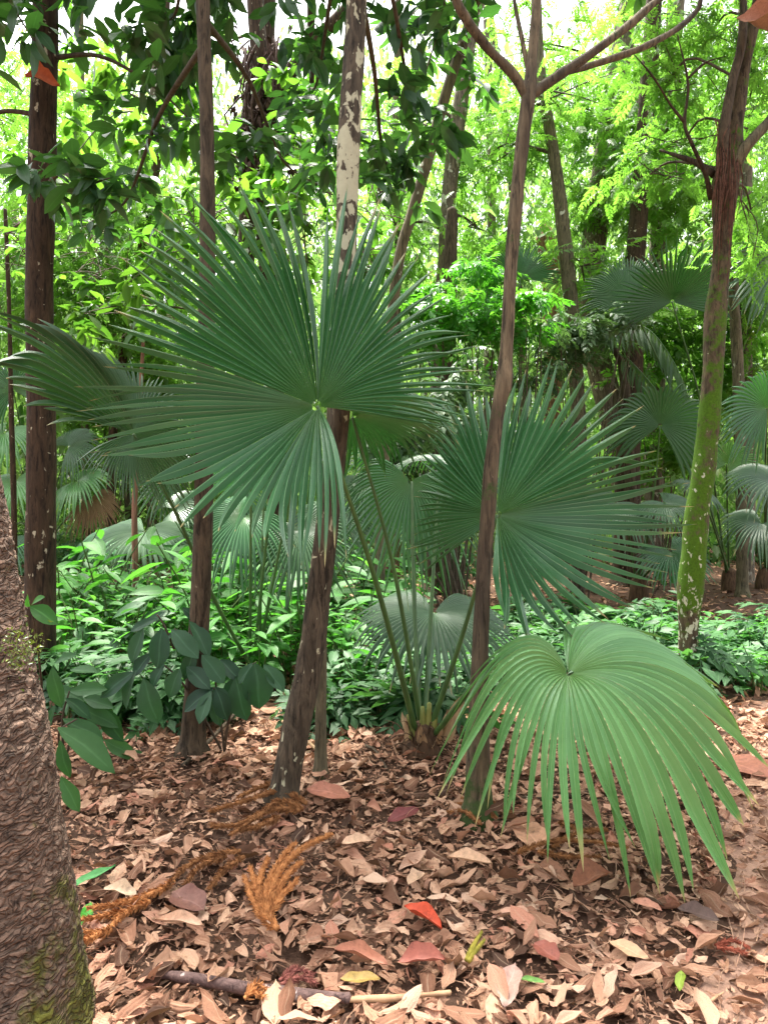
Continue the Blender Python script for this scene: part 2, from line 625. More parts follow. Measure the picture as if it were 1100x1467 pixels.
M['fan_dry'] = fan_mat('palm_blade_dry', (0.17, 0.095, 0.04), (0.25, 0.15, 0.07), (0.3, 0.16, 0.05), (0.3, 0.2, 0.1), rough=0.7)
M['petiole'] = plain_mat('palm_petiole', (0.03, 0.075, 0.02), (0.07, 0.15, 0.035), 0.45, 30, 0.2, stretch=(1, 1, 0.1), spec=0.5)
M['petiole_base'] = plain_mat('palm_petiole_base', (0.10, 0.14, 0.03), (0.28, 0.26, 0.07), 0.55, 20, 0.3, stretch=(1, 1, 0.15))
M['fibre'] = plain_mat('palm_fibre', (0.03, 0.018, 0.01), (0.14, 0.08, 0.045), 0.95, 40, 0.9, stretch=(1, 1, 0.2))
M['straw'] = plain_mat('dead_sheath', (0.24, 0.15, 0.08), (0.52, 0.36, 0.2), 0.8, 25, 0.5, stretch=(1, 1, 0.2))

M['bark_big'] = bark_mat('bark_reddish_scaly', (0.046, 0.030, 0.022), (0.31, 0.205, 0.150), (0.6, 0.5, 0.42), 0.275, 14, None, (0.085, 0.085, 0.014), [(0.65, 0.1, 0.05)], 1.0, 2.6, 0.9, 24, mx=(.20, .36, .16), plates=(21, 21, 74))
M['bark_dark'] = bark_mat('bark_dark_brown', (0.014, 0.009, 0.005), (0.080, 0.048, 0.027), (0.45, 0.40, 0.28), 0.345, 19, None, bump=0.7)
M['bark_brown'] = bark_mat('bark_brown', (0.020, 0.015, 0.009), (0.120, 0.088, 0.056), (0.3, 0.28, 0.2), 0.27, 11, bump=0.6)
M['bark_main'] = bark_mat('bark_leaning', (0.020, 0.0155, 0.010), (0.120, 0.092, 0.062), (0.46, 0.44, 0.30), 0.375, 19, [(1.95, 2.4, 0.16), (3.1, 3.6, -0.06)], None, bump=0.5, grain=30)
M['bark_fork'] = bark_mat('bark_forked', (0.032, 0.025, 0.016), (0.205, 0.158, 0.098), (0.4, 0.34, 0.24), 0.28, 22, None, (0.035, 0.06, 0.015), [(0.5, 0.05, 0.22)], 0.8, 0.16, 0.85, 30, stain=(0.034, 0.024, 0.017))
M['bark_moss'] = bark_mat('bark_mossy', (0.030, 0.022, 0.013), (0.13, 0.095, 0.055), (0.5, 0.5, 0.36), 0.37, 24, [(0.95, 0.55, 0.09), (1.6, 2.2, -.12)], (0.050, 0.105, 0.005), [(0.2, 0.7, 0.22), (1.9, 3.1, -0.17)], 0.6, 0.3, 0.9, 26)
M['bark_pale'] = bark_mat('bark_pale', (0.05, 0.042, 0.03), (0.22, 0.18, 0.13), (0.45, 0.43, 0.36), 0.40, 11, bump=0.6)
M['bark_mid'] = bark_mat('bark_grey_green', (0.05, 0.045, 0.028), (0.18, 0.15, 0.09), (0.5, 0.5, 0.4), 0.33, 9, moss=(0.08, 0.11, 0.02), bump=0.6)
M['bark_red'] = bark_mat('bark_red_brown', (0.09, 0.04, 0.025), (0.36, 0.19, 0.13), bump=0.8, vscale=0.1)
M['twig'] = plain_mat('twig_bark', (0.035, 0.026, 0.018), (0.12, 0.09, 0.06), 0.85, 40, 0.5, stretch=(1, 1, 0.3))
M['stem'] = plain_mat('green_stem', (0.03, 0.06, 0.015), (0.09, 0.14, 0.035), 0.6, 30, 0.3)

M['leaf_dark'] = leaf_mat('large_leaf_dark', (0.020, 0.060, 0.022), (0.048, 0.108, 0.040), 0.36, (0.045, 0.15, 0.02), (0.09, 0.26, 0.03), 0.40)
M['leaf_mid'] = leaf_mat('large_leaf_mid', (0.026, 0.085, 0.016), (0.06, 0.15, 0.025), 0.5, (0.09, 0.26, 0.02), (0.18, 0.40, 0.03), 0.45)
M['leaf_bright'] = leaf_mat('fine_leaf_bright', (0.045, 0.12, 0.015), (0.09, 0.19, 0.025), 0.55, (0.14, 0.37, 0.03), (0.25, 0.52, 0.06), 0.5, 0.1)
M['leaf_lush'] = leaf_mat('shrub_leaf_lush', (0.025, 0.13, 0.012), (0.05, 0.21, 0.02), 0.4, (0.08, 0.38, 0.02), (0.16, 0.50, 0.03), 0.45, 0.1)
M['leaf_far'] = leaf_mat('distant_leaf', (0.06, 0.12, 0.03), (0.13, 0.20, 0.055), 0.5, (0.17, 0.38, 0.06), (0.33, 0.54, 0.13), 0.6, 0.0)
M['leaf_greyish'] = leaf_mat('shrub_leaf_greyish', (0.035, 0.085, 0.03), (0.085, 0.15, 0.065), 0.3, None, None, 0.5, 0.1)
M['leaf_bed'] = leaf_mat('bed_leaf', (0.016, 0.080, 0.013), (0.075, 0.235, 0.042), 0.36, (0.05, 0.26, 0.02), (0.17, 0.50, 0.05), 0.55, spec=0.3)
M['leaf_bed_dull'] = leaf_mat('bed_leaf_dull', (0.014, 0.056, 0.018), (0.05, 0.135, 0.042), 0.3, None, None, 0.55, spec=0.3)
M['leaf_shrub'] = leaf_mat('shrub_leaf_blue', (0.010, 0.038, 0.020), (0.040, 0.105, 0.050), 0.28, (0.02, 0.12, 0.02), (0.06, 0.22, 0.04), 0.5, 0.32, 0.4)

LIT = [(0.0, (0.040, 0.019, 0.011)), (0.16, (0.10, 0.045, 0.024)), (0.36, (0.28, 0.138, 0.083)), (0.58, (0.45, 0.255, 0.158)), (0.78, (0.59, 0.370, 0.245)), (0.9, (0.42, 0.18, 0.115)), (1.0, (0.68, 0.48, 0.34))]
M['litter'] = litter_mat('dead_leaf', LIT)

m = Mat('forest_soil')
co = m.coord('Object')
n1, n2 = m.noise(3.0, 6, 0.65, co), m.noise(45.0, 5, 0.7, co)
c = m.mix(n1, (0.04, 0.022, 0.015), (0.13, 0.072, 0.045))
c = m.mix(0.6, c, m.mix(n2, (0.3, 0.3, 0.3), (1.7, 1.7, 1.7)), 'MULTIPLY')
M['soil'] = m.finish(c, 0.95, m.bump(n2, 0.8, 0.02), spec=0.2)
m = Mat('path_dirt')
co = m.coord('Object')
n1, n2 = m.noise(5.0, 6, 0.65, co), m.noise(70.0, 5, 0.7, co)
c = m.mix(n1, (0.22, 0.125, 0.085), (0.42, 0.26, 0.185))
c = m.mix(0.5, c, m.mix(n2, (0.4, 0.4, 0.4), (1.6, 1.6, 1.6)), 'MULTIPLY')
M['path'] = m.finish(c, 0.95, m.bump(n2, 0.6, 0.01), spec=0.2)

# ------------------------------------------------------------------ ground
xs = np.concatenate([np.linspace(-60, -8, 14), np.linspace(-7.6, 7.6, 120), np.linspace(8, 60, 14)])
ys = np.concatenate([np.linspace(-12, 0.9, 8), np.linspace(1.0, 9, 110), np.linspace(9.3, 24, 50), np.linspace(26, 110, 14)])
GX, GY = np.meshgrid(xs, ys)
V = np.stack([GX, GY, ground_z(GX, GY)], -1).reshape(-1, 3)
nx = len(xs)
i = np.arange(len(ys) - 1)[:, None] * nx
j = np.arange(nx - 1)[None, :]
Q = np.stack([i + j, i + j + 1, i + nx + j + 1, i + nx + j], -1).reshape(-1, 4)
tag(obj('ground', Geo().add(V, Q), M['soil']), kind='structure')

# trodden earth path along the right edge, a sheet on the ground
py_ = np.linspace(0.2, 5.2, 70)
lo_ = 0.98 + 0.05 * np.sin(py_ * 5.2) + 0.04 * np.sin(py_ * 13 + 1) + 0.5 * (py_ - 2.3)
us = np.linspace(0, 1, 24)
PX = lo_[:, None] + us[None, :] * 1.9
PY = np.broadcast_to(py_[:, None], PX.shape)
PZ = ground_z(PX, PY) + 0.006 - 0.012 * (us[None, :] < 0.02)
i = np.arange(69)[:, None] * 24
j = np.arange(23)[None, :]
Q = np.stack([i + j, i + j + 1, i + 24 + j + 1, i + 24 + j], -1).reshape(-1, 4)
tag(obj('dirt_path', Geo().add(np.stack([PX, PY, PZ], -1), Q), M['path']), kind='structure')

# ------------------------------------------------------------------ leaf litter
LT = []
for k in range(14):
    r = np.random.default_rng(100 + k)
    LT.append(grid_leaf(9, r.uniform(0.28, 0.52), r.uniform(0.36, 0.58), r.uniform(-0.2, 0.45), r.uniform(-0.35, 0.35), 0.0, r.uniform(-0.5, 0.7), r.uniform(0.015, 0.045), 200 + k, 5, r.uniform(0.55, 0.95)))
for k in range(5):                                               # torn halves and broken pieces
    V_, Q_, T_, uv_ = LT[k]
    keepv = (uv_[:, 1] < .45 + .08 * k) if k % 2 else (uv_[:, 0] < .51)
    Qk = Q_[np.all(keepv[Q_], axis=1)]
    LT.append((V_ + np.array([0, .2, 0]), Qk, T_, uv_))
LT_FAR = [grid_leaf(3, 0.45, 0.5, 0.3, 0.2, seed=k) for k in range(3)]


def scatter_leaves(geo, n, x0, x1, y0, y1, s0, s1, tpls, rng, tilt=0.45, keep=None, lift=0.02, bias=1.0):
    x, y = rng.uniform(x0, x1, n), rng.uniform(y0, y1, n)
    if keep is not None:
        k = keep(x, y, rng)
        x, y = x[k], y[k]
    n = len(x)
    z = ground_z(x, y) + rng.uniform(0.003, lift, n)
    a = rng.uniform(0, 2 * math.pi, n)
    el = rng.normal(0, tilt * 0.6, n)
    d = np.stack([np.cos(a) * np.cos(el), np.sin(a) * np.cos(el), np.sin(el)], -1)
    nn = unit(np.stack([rng.normal(0, tilt, n), rng.normal(0, tilt, n), np.where(rng.random(n) < .5, 1.0, -1.0)], -1))
    Mx = frames(d, nn)
    s = rng.uniform(s0, s1, n) * rng.choice([1, 1, 0.75, 0.55], n)
    P = np.stack([x, y, z], -1)
    P = P - d * s[:, None] * 0.5
    P[:, 2] = np.maximum(P[:, 2], ground_z(P[:, 0], P[:, 1]) + 0.004)
    rn = np.clip(rng.beta(1.6, 1.5, n) * bias, 0, 1)
    t = rng.integers(0, len(tpls), n)
    for q in range(len(tpls)):
        w = t == q
        inst(geo, tpls[q], Mx[w], P[w], rn[w], s[w])
    return geo


rng = np.random.default_rng(11)
g = Geo()
thin = lambda x, y, r: r.random(len(x)) < np.where((x > 0.98 + 0.5 * (y - 2.3)) & (y < 4.0), 0.6, 1.0)
scatter_leaves(g, 5200, -2.1, 2.9, 1.75, 4.6, 0.06, 0.135, LT, rng, 0.36, thin, 0.045)
scatter_leaves(g, 5600, -2.1, 2.9, 1.75, 4.6, 0.035, 0.08, LT, rng, 0.38, thin, 0.045)
scatter_leaves(g, 3500, -2.6, 3.4, 4.4, 7.0, 0.08, 0.15, LT, rng, 0.4, None, 0.03, 0.9)
scatter_leaves(g, 15000, -12, 12, 6.8, 22, 0.09, 0.17, LT_FAR, rng, 0.4, None, 0.04, 0.8)
scatter_leaves(g, 1500, -3.0, 3.0, -1.0, 1.8, 0.07, 0.13, LT, rng, 0.4, None, 0.03)
# crumbs between the leaves
scatter_leaves(g, 30000, -2.1, 2.9, 1.75, 4.8, 0.010, 0.042, LT_FAR, rng, 0.5, None, 0.03, 0.9)
# fine fallen stalks
n = 1300
x, y = rng.uniform(-1.9, 2.6, n), rng.uniform(1.8, 4.8, n)
for q in range(n):
    a, L = rng.uniform(0, 6.28), rng.uniform(0.05, 0.22)
    p0 = A(x[q], y[q], ground_z(x[q], y[q]) + rng.uniform(0.012, 0.03))
    dd = A(math.cos(a), math.sin(a), rng.normal(0, 0.08)) * L
    tube([p0, p0 + dd * 0.5 + A(rng.normal(0, .012), rng.normal(0, .012), rng.uniform(0, .015)), p0 + dd], [0.0016, 0.0014, 0.0008], 4, 5, geo=g, rnd=rng.uniform(.3, .9), cap=False)
tag(obj('leaf_litter', g, M['litter']), 'brown fallen leaves and crumbs covering the forest floor', 'leaf litter', kind='stuff')

# countable larger leaves lying on top, each an object of its own
LG = 'large fallen leaves on top of the litter'
COLOURS = [('tan', (0.66, 0.8)), ('pinkish brown', (0.84, 0.93)), ('mid brown', (0.36, 0.52)), ('dark brown', (0.08, 0.22)), ('pale', (0.95, 1.0))]
protos = {}
for cname, (a, b) in COLOURS:
    protos[cname] = []
    for k in range(5):
        g = Geo()
        V, Q, T, uv = LT[(k * 3 + len(cname)) % 14]
        g.add(V, Q, None, uv, rng.uniform(a, b))
        protos[cname].append(mk_mesh('fallen_leaf', *g.arrays()))
        protos[cname][-1].materials.append(M['litter'])
KEEP_CLEAR = [(410, 1285, 90, 80), (375, 1190, 95, 40), (170, 1325, 90, 60), (300, 1260, 60, 40), (430, 1430, 240, 35), (608, 1330, 45, 35), (820, 1240, 100, 30), (1048, 1366, 40, 20), (120, 1300, 60, 45), (470, 1158, 45, 25), (690, 1385, 30, 30)]   # where twigs, the branch and the distinctive leaves lie
placed = 0
while placed < 270:
    y = 1.95 + 2.6 * rng.random() ** 1.5
    px = rng.uniform(110, 1090)
    x = (px - CX) / F * y
    if thin(np.array([x]), np.array([y]), rng)[0] == False:
        continue
    ppx, ppy = x / y * F + CX, CZ * F / y + HY
    if any((ppx - c_[0]) ** 2 / c_[2] ** 2 + (ppy - c_[1]) ** 2 / c_[3] ** 2 < 1 for c_ in KEEP_CLEAR):
        continue
    cname = ['tan', 'tan', 'pinkish brown', 'mid brown', 'mid brown', 'dark brown', 'pale'][int(rng.integers(0, 7))]
    o = bpy.data.objects.new('fallen_leaf', protos[cname][int(rng.integers(0, 5))])
    COL.objects.link(o)
    s = rng.uniform(0.085, 0.15)
    o.location = (x, y, float(ground_z(x, y)) + rng.uniform(0.02, 0.045))
    o.rotation_euler = (rng.normal(0, 0.28), rng.normal(0, 0.28) + (math.pi if rng.random() < .4 else 0), rng.uniform(0, 6.28))
    o.scale = (s, s, s)
    tag(o, 'large %s curled dead leaf lying on the leaf litter of the forest floor' % cname, 'fallen leaf', LG)
    placed += 1


def hero_leaf_geo(b, t, width, normal, peak=0.5, fold=0.2, droop=0.1, wave=0.015, seed=0, rnd=0.5, curl=0.0, geo=None, cols=5, rows=9, sharp=0.85):
    b, t = np.asarray(b, float), np.asarray(t, float)
    L = np.linalg.norm(t - b)
    tp = grid_leaf(rows, width, peak, fold, droop, 0, curl, wave, seed, cols, sharp)
    return inst(geo or Geo(), tp, frames((t - b)[None], np.asarray(normal, float)[None]), b[None], np.array([rnd]), L)


def lit_leaf(px, py, px2, py2, width, col, label, seed, curl=0.3, fold=0.2, lift=0.03, peak=0.5, lift2=None, droop=0.0):
    """a distinctive fallen leaf from base pixel to tip pixel on the ground"""
    lift += .02
    lift2 = None if lift2 is None else lift2 + .02
    a, b = at(px, py, gy(py)), at(px2, py2, gy(py2))
    a[2] = ground_z(a[0], a[1]) + lift
    b[2] = ground_z(b[0], b[1]) + (lift if lift2 is None else lift2)
    g = hero_leaf_geo(a, b, width, (RNG.normal(0, .15), -0.15, 1), peak, fold * .55, droop, 0.02, seed, 0.5, curl * .5, None, 7, 11, 0.6)
    mt = Mat('fallen_leaf_' + str(seed))
    nz = mt.noise(55, 5, 0.7, mt.coord('Object'))
    u, v = mt.uv()
    cc = mt.mix(0.85, col, mt.mix(nz, (0.25, 0.22, 0.2), (1.75, 1.75, 1.75)), 'MULTIPLY')
    sp = mt.step(mt.noise(38, 4, 0.7, mt.mapping(mt.coord('Object'), (1, 1, 1), (seed, 3, 1))), 0.55, 0.66)
    cc = mt.mix(mt.math('MULTIPLY', sp, 0.5), cc, tuple(k * .35 for k in col))
    d = mt.math('ABSOLUTE', mt.math('SUBTRACT', u, 0.5))
    cc = mt.mix(mt.math('MULTIPLY', mt.math('SUBTRACT', 1.0, mt.step(d, 0.01, 0.04), True), 0.4), cc, tuple(min(1, k * 1.5 + .05) for k in col))
    o = obj('fallen_leaf', g, mt.finish(cc, 0.6, mt.bump(nz, 0.4, 0.005), 0.12, col, 0.4), loc=a)
    tag(o, label, 'fallen leaf')


lit_leaf(578, 1312, 634, 1350, 0.26, (0.55, 0.085, 0.035), 'bright orange red folded leaf lying in the middle of the litter', 301, 0.9, 0.9)
lit_leaf(440, 1158, 502, 1160, 0.62, (0.40, 0.15, 0.095), 'large smooth salmon pink leaf beside the foot of the leaning trunk', 302, 0.15, 0.05, 0.05)
lit_leaf(555, 1185, 600, 1172, 0.5, (0.16, 0.03, 0.03), 'dark crimson leaf below the fan palm base', 303, 0.2, 0.1, 0.03)
lit_leaf(745, 1200, 776, 1235, 0.62, (0.52, 0.28, 0.17), 'upright peach leaf under the low pale palm blade', 304, 0.3, 0.1, 0.03, 0.5, 0.02)
lit_leaf(1030, 1092, 1100, 1130, 0.6, (0.34, 0.13, 0.08), 'large pink brown leaf beside the low palm blade tips', 305, 0.2, 0.1, 0.04)
lit_leaf(822, 1292, 872, 1278, 0.7, (0.24, 0.09, 0.045), 'red brown crumpled leaf under the palm blade tips', 306, 0.6, 0.4, 0.05)
lit_leaf(720, 1462, 738, 1412, 0.42, (0.40, 0.25, 0.20), 'pale pinkish white leaf at the bottom of the clearing', 307, 0.3, 0.2, 0.02, 0.45, 0.05)
lit_leaf(570, 1405, 640, 1402, 0.45, (0.34, 0.11, 0.075), 'rosy leaf with crimson underside above the fallen branch', 308, 0.8, 0.5, 0.04)
lit_leaf(488, 1422, 545, 1425, 0.36, (0.30, 0.20, 0.05), 'yellowing leaf touching the fallen branch', 309, 0.3, 0.2, 0.03)
lit_leaf(100, 1290, 166, 1267, 0.26, (0.055, 0.24, 0.06), 'long narrow fresh green leaf blade at the foot of the big trunk', 310, 0.2, 0.4, 0.05, 0.4, 0.06)
lit_leaf(120, 1322, 130, 1300, 0.40, (0.05, 0.30, 0.02), 'small bright lime green leaf standing by the big trunk', 311, 0.2, 0.3, 0.0, 0.55, 0.03)
lit_leaf(480, 1385, 555, 1415, 0.26, (0.36, 0.15, 0.09), 'long pink brown rolled leaf above the fallen branch', 312, 0.9, 0.6, 0.05)
lit_leaf(640, 1245, 705, 1258, 0.34, (0.60, 0.38, 0.24), 'long tan curled leaf in front of the forked trunk', 313, 0.7, 0.5, 0.05)
lit_leaf(872, 1362, 930, 1392, 0.36, (0.52, 0.31, 0.18), 'long flat buff leaf in the right part of the clearing', 314, 0.2, 0.15, 0.04)
lit_leaf(490, 1230, 532, 1222, 0.5, (0.62, 0.40, 0.26), 'broad tan leaf right of the orange conifer twig', 315, 0.5, 0.3, 0.05)
lit_leaf(905, 1312, 948, 1328, 0.45, (0.50, 0.23, 0.15), 'smooth copper leaf right of the palm blade tips', 316, 0.3, 0.2, 0.04)
lit_leaf(970, 1320, 1030, 1335, 0.5, (0.11, 0.065, 0.05), 'grey purple leaf near the earth path', 317, 0.4, 0.3, 0.03)
lit_leaf(765, 1372, 800, 1395, 0.7, (0.24, 0.07, 0.045), 'dull red broad leaf near the earth path', 318, 0.3, 0.2, 0.04)
lit_leaf(745, 1424, 782, 1428, 0.3, (0.12, 0.26, 0.05), 'small green leaf sliver at the bottom right of the litter', 319, 0.3, 0.3, 0.03)
lit_leaf(972, 1428, 976, 1408, 0.4, (0.20, 0.28, 0.03), 'tiny yellow green leaf on the earth path', 320, 0.3, 0.3, 0.02, 0.5, 0.04)
lit_leaf(585, 1285, 612, 1268, 0.6, (0.48, 0.31, 0.20), 'cream coloured leaf behind the orange red leaf', 321, 0.6, 0.3, 0.04)
lit_leaf(150, 1290, 196, 1298, 0.45, (0.50, 0.36, 0.24), 'cream curled leaf beside the green blade by the big trunk', 322, 0.6, 0.4, 0.05)
lit_leaf(248, 1290, 292, 1315, 0.6, (0.17, 0.07, 0.05), 'maroon brown leaf behind the long tan leaf', 323, 0.3, 0.2, 0.04)
lit_leaf(225, 1332, 292, 1342, 0.28, (0.58, 0.36, 0.24), 'long tan rolled leaf left of the orange conifer twig', 324, 0.8, 0.5, 0.05)

# ------------------------------------------------------------------ trees
def root_at(px, py):
    y = gy(py)
    p = at(px, py, y)
    p[2] = ground_z(p[0], p[1])
    return p


def trunk_path(spec):
    P = np.array([at(a, b, c) for a, b, c, r in spec])
    R = np.array([r * c / F for a, b, c, r in spec])
    return P, R


def tree(name, label, spec, mat, ring=20, amp=0.008, freq=9, seed=0, flare=1.45, n=None, group=None, cat='tree', sink=0.12):
    P, R = trunk_path(spec)
    base = P[0].copy()
    base[2] = ground_z(base[0], base[1])
    P[0] = base
    d = unit(P[1] - P[0])
    Pn = np.vstack([[base - d * sink], [base + d * 0.02], [base + d * 0.22 * min(1, np.linalg.norm(P[1] - P[0]))], P[1:]])
    Rn = np.concatenate([[R[0] * flare * 1.12], [R[0] * flare], [R[0] * 1.04], R[1:]])
    L = np.sum(np.linalg.norm(np.diff(Pn, axis=0), axis=1))
    t = thing(name, label, cat, base, group)
    # resample evenly by height
    s = np.concatenate([[0], np.cumsum(np.linalg.norm(np.diff(Pn, axis=0), axis=1))])
    C = crom(Pn, 160)
    cs = np.concatenate([[0], np.cumsum(np.linalg.norm(np.diff(C, axis=0), axis=1))])
    # radius at the knots, carried over to the samples by parameter
    Rs = np.interp(np.linspace(0, len(Pn) - 1, 160), np.arange(len(Pn)), Rn)
    n = n or int(min(150, max(24, L * 22)))
    u = np.linspace(0, cs[-1], n)
    C2 = np.stack([np.interp(u, cs, C[:, k]) for k in range(3)], -1)
    R2 = np.interp(u, cs, Rs)
    g = tube(C2, R2, ring, n, amp, freq, seed)
    t['_'] = 0
    del t['_']
    obj('trunk', g, mat, t)
    return t, C2, R2


def branch(t, pts, radii, mat, name='branch', ring=9, amp=0.003, seed=0, n=None, geo=None):
    g = tube(pts, radii, ring, n, amp, 14, seed, geo)
    if geo is None:
        obj(name, g, mat, t)
    return g


BL = [grid_leaf(5, w, pk, f, d, seed=s, cols=3, sharp=0.8) for w, pk, f, d, s in ((0.42, .52, .25, .18, 1), (0.36, .5, .15, .3, 2), (0.48, .56, .3, .1, 3), (0.40, .48, .1, .4, 4))]
SL = [spray_tpl(9, 0.22, 0.085, 62, 0.2, 1), spray_tpl(11, 0.2, 0.075, 60, 0.35, 2), spray_tpl(7, 0.26, 0.11, 58, 0.12, 3)]
WL = [spray_tpl(5, 0.42, 0.17, 50, 0.2, 5), spray_tpl(4, 0.46, 0.2, 55, 0.35, 6)]
RH = rhomb(0.42, 0.1)


def rosettes(anchors, rng, L, nlo=7, nhi=13, spread=0.16, geo=None, rmin=0.0, rmax=1.0, twigs=None, tpls=None, elev=(-70, 35)):
    """leaf tufts at twig ends: leaves spring from along the last stretch of each twig"""
    geo = geo or Geo()
    tpls = tpls or BL
    d_, n_, p_, r_, s_, t_ = [], [], [], [], [], []
    for a in anchors:
        k = int(rng.integers(nlo, nhi + 1))
        ax = unit(A(rng.normal(), rng.normal(), rng.normal(-0.1, 0.4)))
        tone = rng.uniform(rmin, rmax)
        for q in range(k):
            f = rng.random()
            az, el = rng.uniform(0, 2 * math.pi), math.radians(rng.uniform(*elev))
            dd = A(math.cos(az) * math.cos(el), math.sin(az) * math.cos(el), math.sin(el)) + ax * 0.5
            d_.append(dd)
            n_.append(A(rng.normal(0, .5), rng.normal(0, .5), 1.0))
            p_.append(a + ax * spread * (f - 0.2) * 2 + rng.normal(0, 0.02, 3))
            r_.append(np.clip(tone + rng.normal(0, .18), 0, 1))
            s_.append(L * rng.uniform(0.65, 1.2))
            t_.append(int(rng.integers(0, len(tpls))))
        if twigs is not None:
            tube([a - ax * spread * 1.3 + A(0, 0, -0.03), a, a + ax * spread * 1.2], [0.006, 0.005, 0.002], 4, 4, geo=twigs, cap=False)
    d_, n_, p_, r_, s_, t_ = map(np.array, (d_, n_, p_, r_, s_, t_))
    for q in range(len(tpls)):
        w = t_ == q
        inst(geo, tpls[q], frames(d_[w], n_[w]), p_[w], r_[w], s_[w])
    return geo


def blob_points(rng, c, rad, n, clumps=None, tight=0.28):
    """points clumped inside an ellipsoid: uneven outline with gaps"""
    c, rad = np.asarray(c, float), np.asarray(rad, float)
    k = clumps or max(3, n // 22)
    cc = unit(rng.normal(size=(k, 3))) * (rng.random((k, 1)) ** 0.45)
    p = cc[rng.integers(0, k, n)] + rng.normal(0, tight, (n, 3))
    return c + p * rad


def sprays(pts, rng, size, tpls, geo=None, down=0.4, rmean=0.5):
    geo = geo or Geo()
    n = len(pts)
    az = rng.uniform(0, 2 * math.pi, n)
    d = np.stack([np.cos(az), np.sin(az), rng.normal(-down, 0.4, n)], -1)
    nn = np.stack([rng.normal(0, .35, n), rng.normal(0, .35, n), np.ones(n)], -1)
    t = rng.integers(0, len(tpls), n)
    rn = np.clip(0.5 + 0.5 * vnoise(pts * 1.3, 9) + rng.normal(0, .2, n) + rmean - 0.5, 0, 1)
    s = rng.uniform(0.7, 1.25, n) * size
    Mx = frames(d, nn)
    for q in range(len(tpls)):
        w = t == q
        inst(geo, tpls[q], Mx[w], pts[w], rn[w], s[w])
    return geo


def limb_to(geo, src, dst, r0=0.018, r1=0.004, sag=0.1, rng=RNG, ring=5):
    mid = (src + dst) / 2 + A(rng.normal(0, .08), rng.normal(0, .08), sag)
    return tube([src, mid, dst], [r0, (r0 + r1) / 2, r1], ring, 8, geo=geo, cap=False)


# --- the big leaning trunk at the left edge, close to the camera
spec = [(-66, 1500, 1.99, 192), (-62, 1467, 2.0, 180), (-60, 1390, 2.02, 164), (-66, 1250, 2.05, 150), (-76, 1100, 2.08, 140), (-96, 980, 2.11, 132), (-108, 850, 2.14, 122), (-132, 690, 2.17, 118), (-190, 350, 2.2, 112), (-245, 0, 2.2, 104), (-320, -400, 2.2, 96)]
P, R = trunk_path(spec)
P = np.vstack([P[0] + A(0, 0, -0.15), P])
R = np.concatenate([[R[0] * 1.15], R])
base = P[1].copy(); base[2] = ground_z(base[0], base[1])
big = thing('broad_tree', 'broad reddish scaly tree trunk leaning out of the left edge in front', 'tree', base)
n, ring = 420, 190
C = crom(P, n)
Rr = np.interp(np.linspace(0, len(P) - 1, n), np.arange(len(P)), R)
g = tube(C, Rr, ring, n, 0.012, 3.5, 5, cap=False)
V, Q, T, uv, rn = g.arrays()
ctr = np.repeat(C, ring, 0)
D = unit(V - ctr)
q = V * A(15, 15, 42)
q[:, 2] += 1.6 * vnoise(V * 5, 21)
sc = 1 - np.abs(vnoise(q, 22))
q2 = V * A(34, 34, 80)
sc2 = 1 - np.abs(vnoise(q2, 23))
V = V + D * ((sc ** 2.2 - 0.4) * 0.0065 + (sc2 ** 2 - 0.4) * 0.005)[:, None]
# old branch scar bulging from the trunk
kn = at(48, 925, 2.02)
dk = np.linalg.norm((V - kn) * A(1, 1, 1.1), axis=1)
V = V + D * (0.045 * np.exp(-(dk / 0.075) ** 2))[:, None]
obj('trunk', Geo().add(V, Q, None, uv, rn), M['bark_big'], big)
kg = Geo()
rr = np.random.default_rng(3)
pts = kn + rr.normal(0, 1, (260, 3)) * A(0.03, 0.02, 0.03) + A(-0.01, -0.045, 0)
inst(kg, RH, frames(rr.normal(size=(260, 3)) + A(0.3, -1, 0.2), rr.normal(size=(260, 3))), pts, rr.random(260), rr.uniform(.008, .018, 260))
moss_m = leaf_mat('moss', (0.05, 0.075, 0.012), (0.10, 0.13, 0.02), 0.2)
obj('moss_tuft', kg, moss_m, big)['kind'] = 'stuff'

# --- trees near the camera
t_left, C_left, _ = tree('dark_tree', 'straight dark brown tree with pale lichen dots on the left', [(58, 1000, 5.3, 21), (58, 850, 5.3, 21), (60, 640, 5.3, 20), (57, 420, 5.3, 19), (62, 200, 5.3, 18.5), (66, 0, 5.3, 17), (70, -350, 5.3, 15), (74, -700, 5.3, 10)], M['bark_dark'], 24, 0.008, 8, 1)
t_second, C_second, _ = tree('slender_tree', 'smooth slender brown tree left of the leaning trunk', [(276, 1093, 4.05, 17.5), (282, 960, 4.05, 14.7), (290, 800, 4.05, 13.8), (293, 640, 4.05, 12.9), (297, 400, 4.05, 11.5), (297, 200, 4.05, 10.1), (291, 0, 4.05, 9.7), (286, -300, 4.05, 8.3), (283, -600, 4.05, 5.5)], M['bark_brown'], 22, 0.004, 8, 2)
t_main, C_main, _ = tree('leaning_tree', 'leaning tree behind the largest palm blade with white patchy bark at its top', [(405, 1160, 3.46, 20), (425, 1040, 3.48, 20), (445, 940, 3.5, 18.5), (463, 800, 3.5, 17), (480, 650, 3.52, 15), (489, 560, 3.54, 14.5), (495, 380, 3.6, 15), (500, 200, 3.65, 16), (508, 60, 3.7, 15.5), (513, -60, 3.7, 15), (522, -400, 3.7, 12), (530, -700, 3.7, 8)], M['bark_main'], 26, 0.006, 11, 3)
t_pole, _, _ = tree('sapling', 'thin greenish bare sapling beside the foot of the leaning tree', [(459, 1128, 3.75, 8.5), (460, 1000, 3.75, 8), (462, 880, 3.78, 7), (466, 760, 3.8, 6.5), (474, 600, 3.85, 6), (480, 450, 3.9, 5)], M['bark_mid'], 12, 0.003, 14, 4)
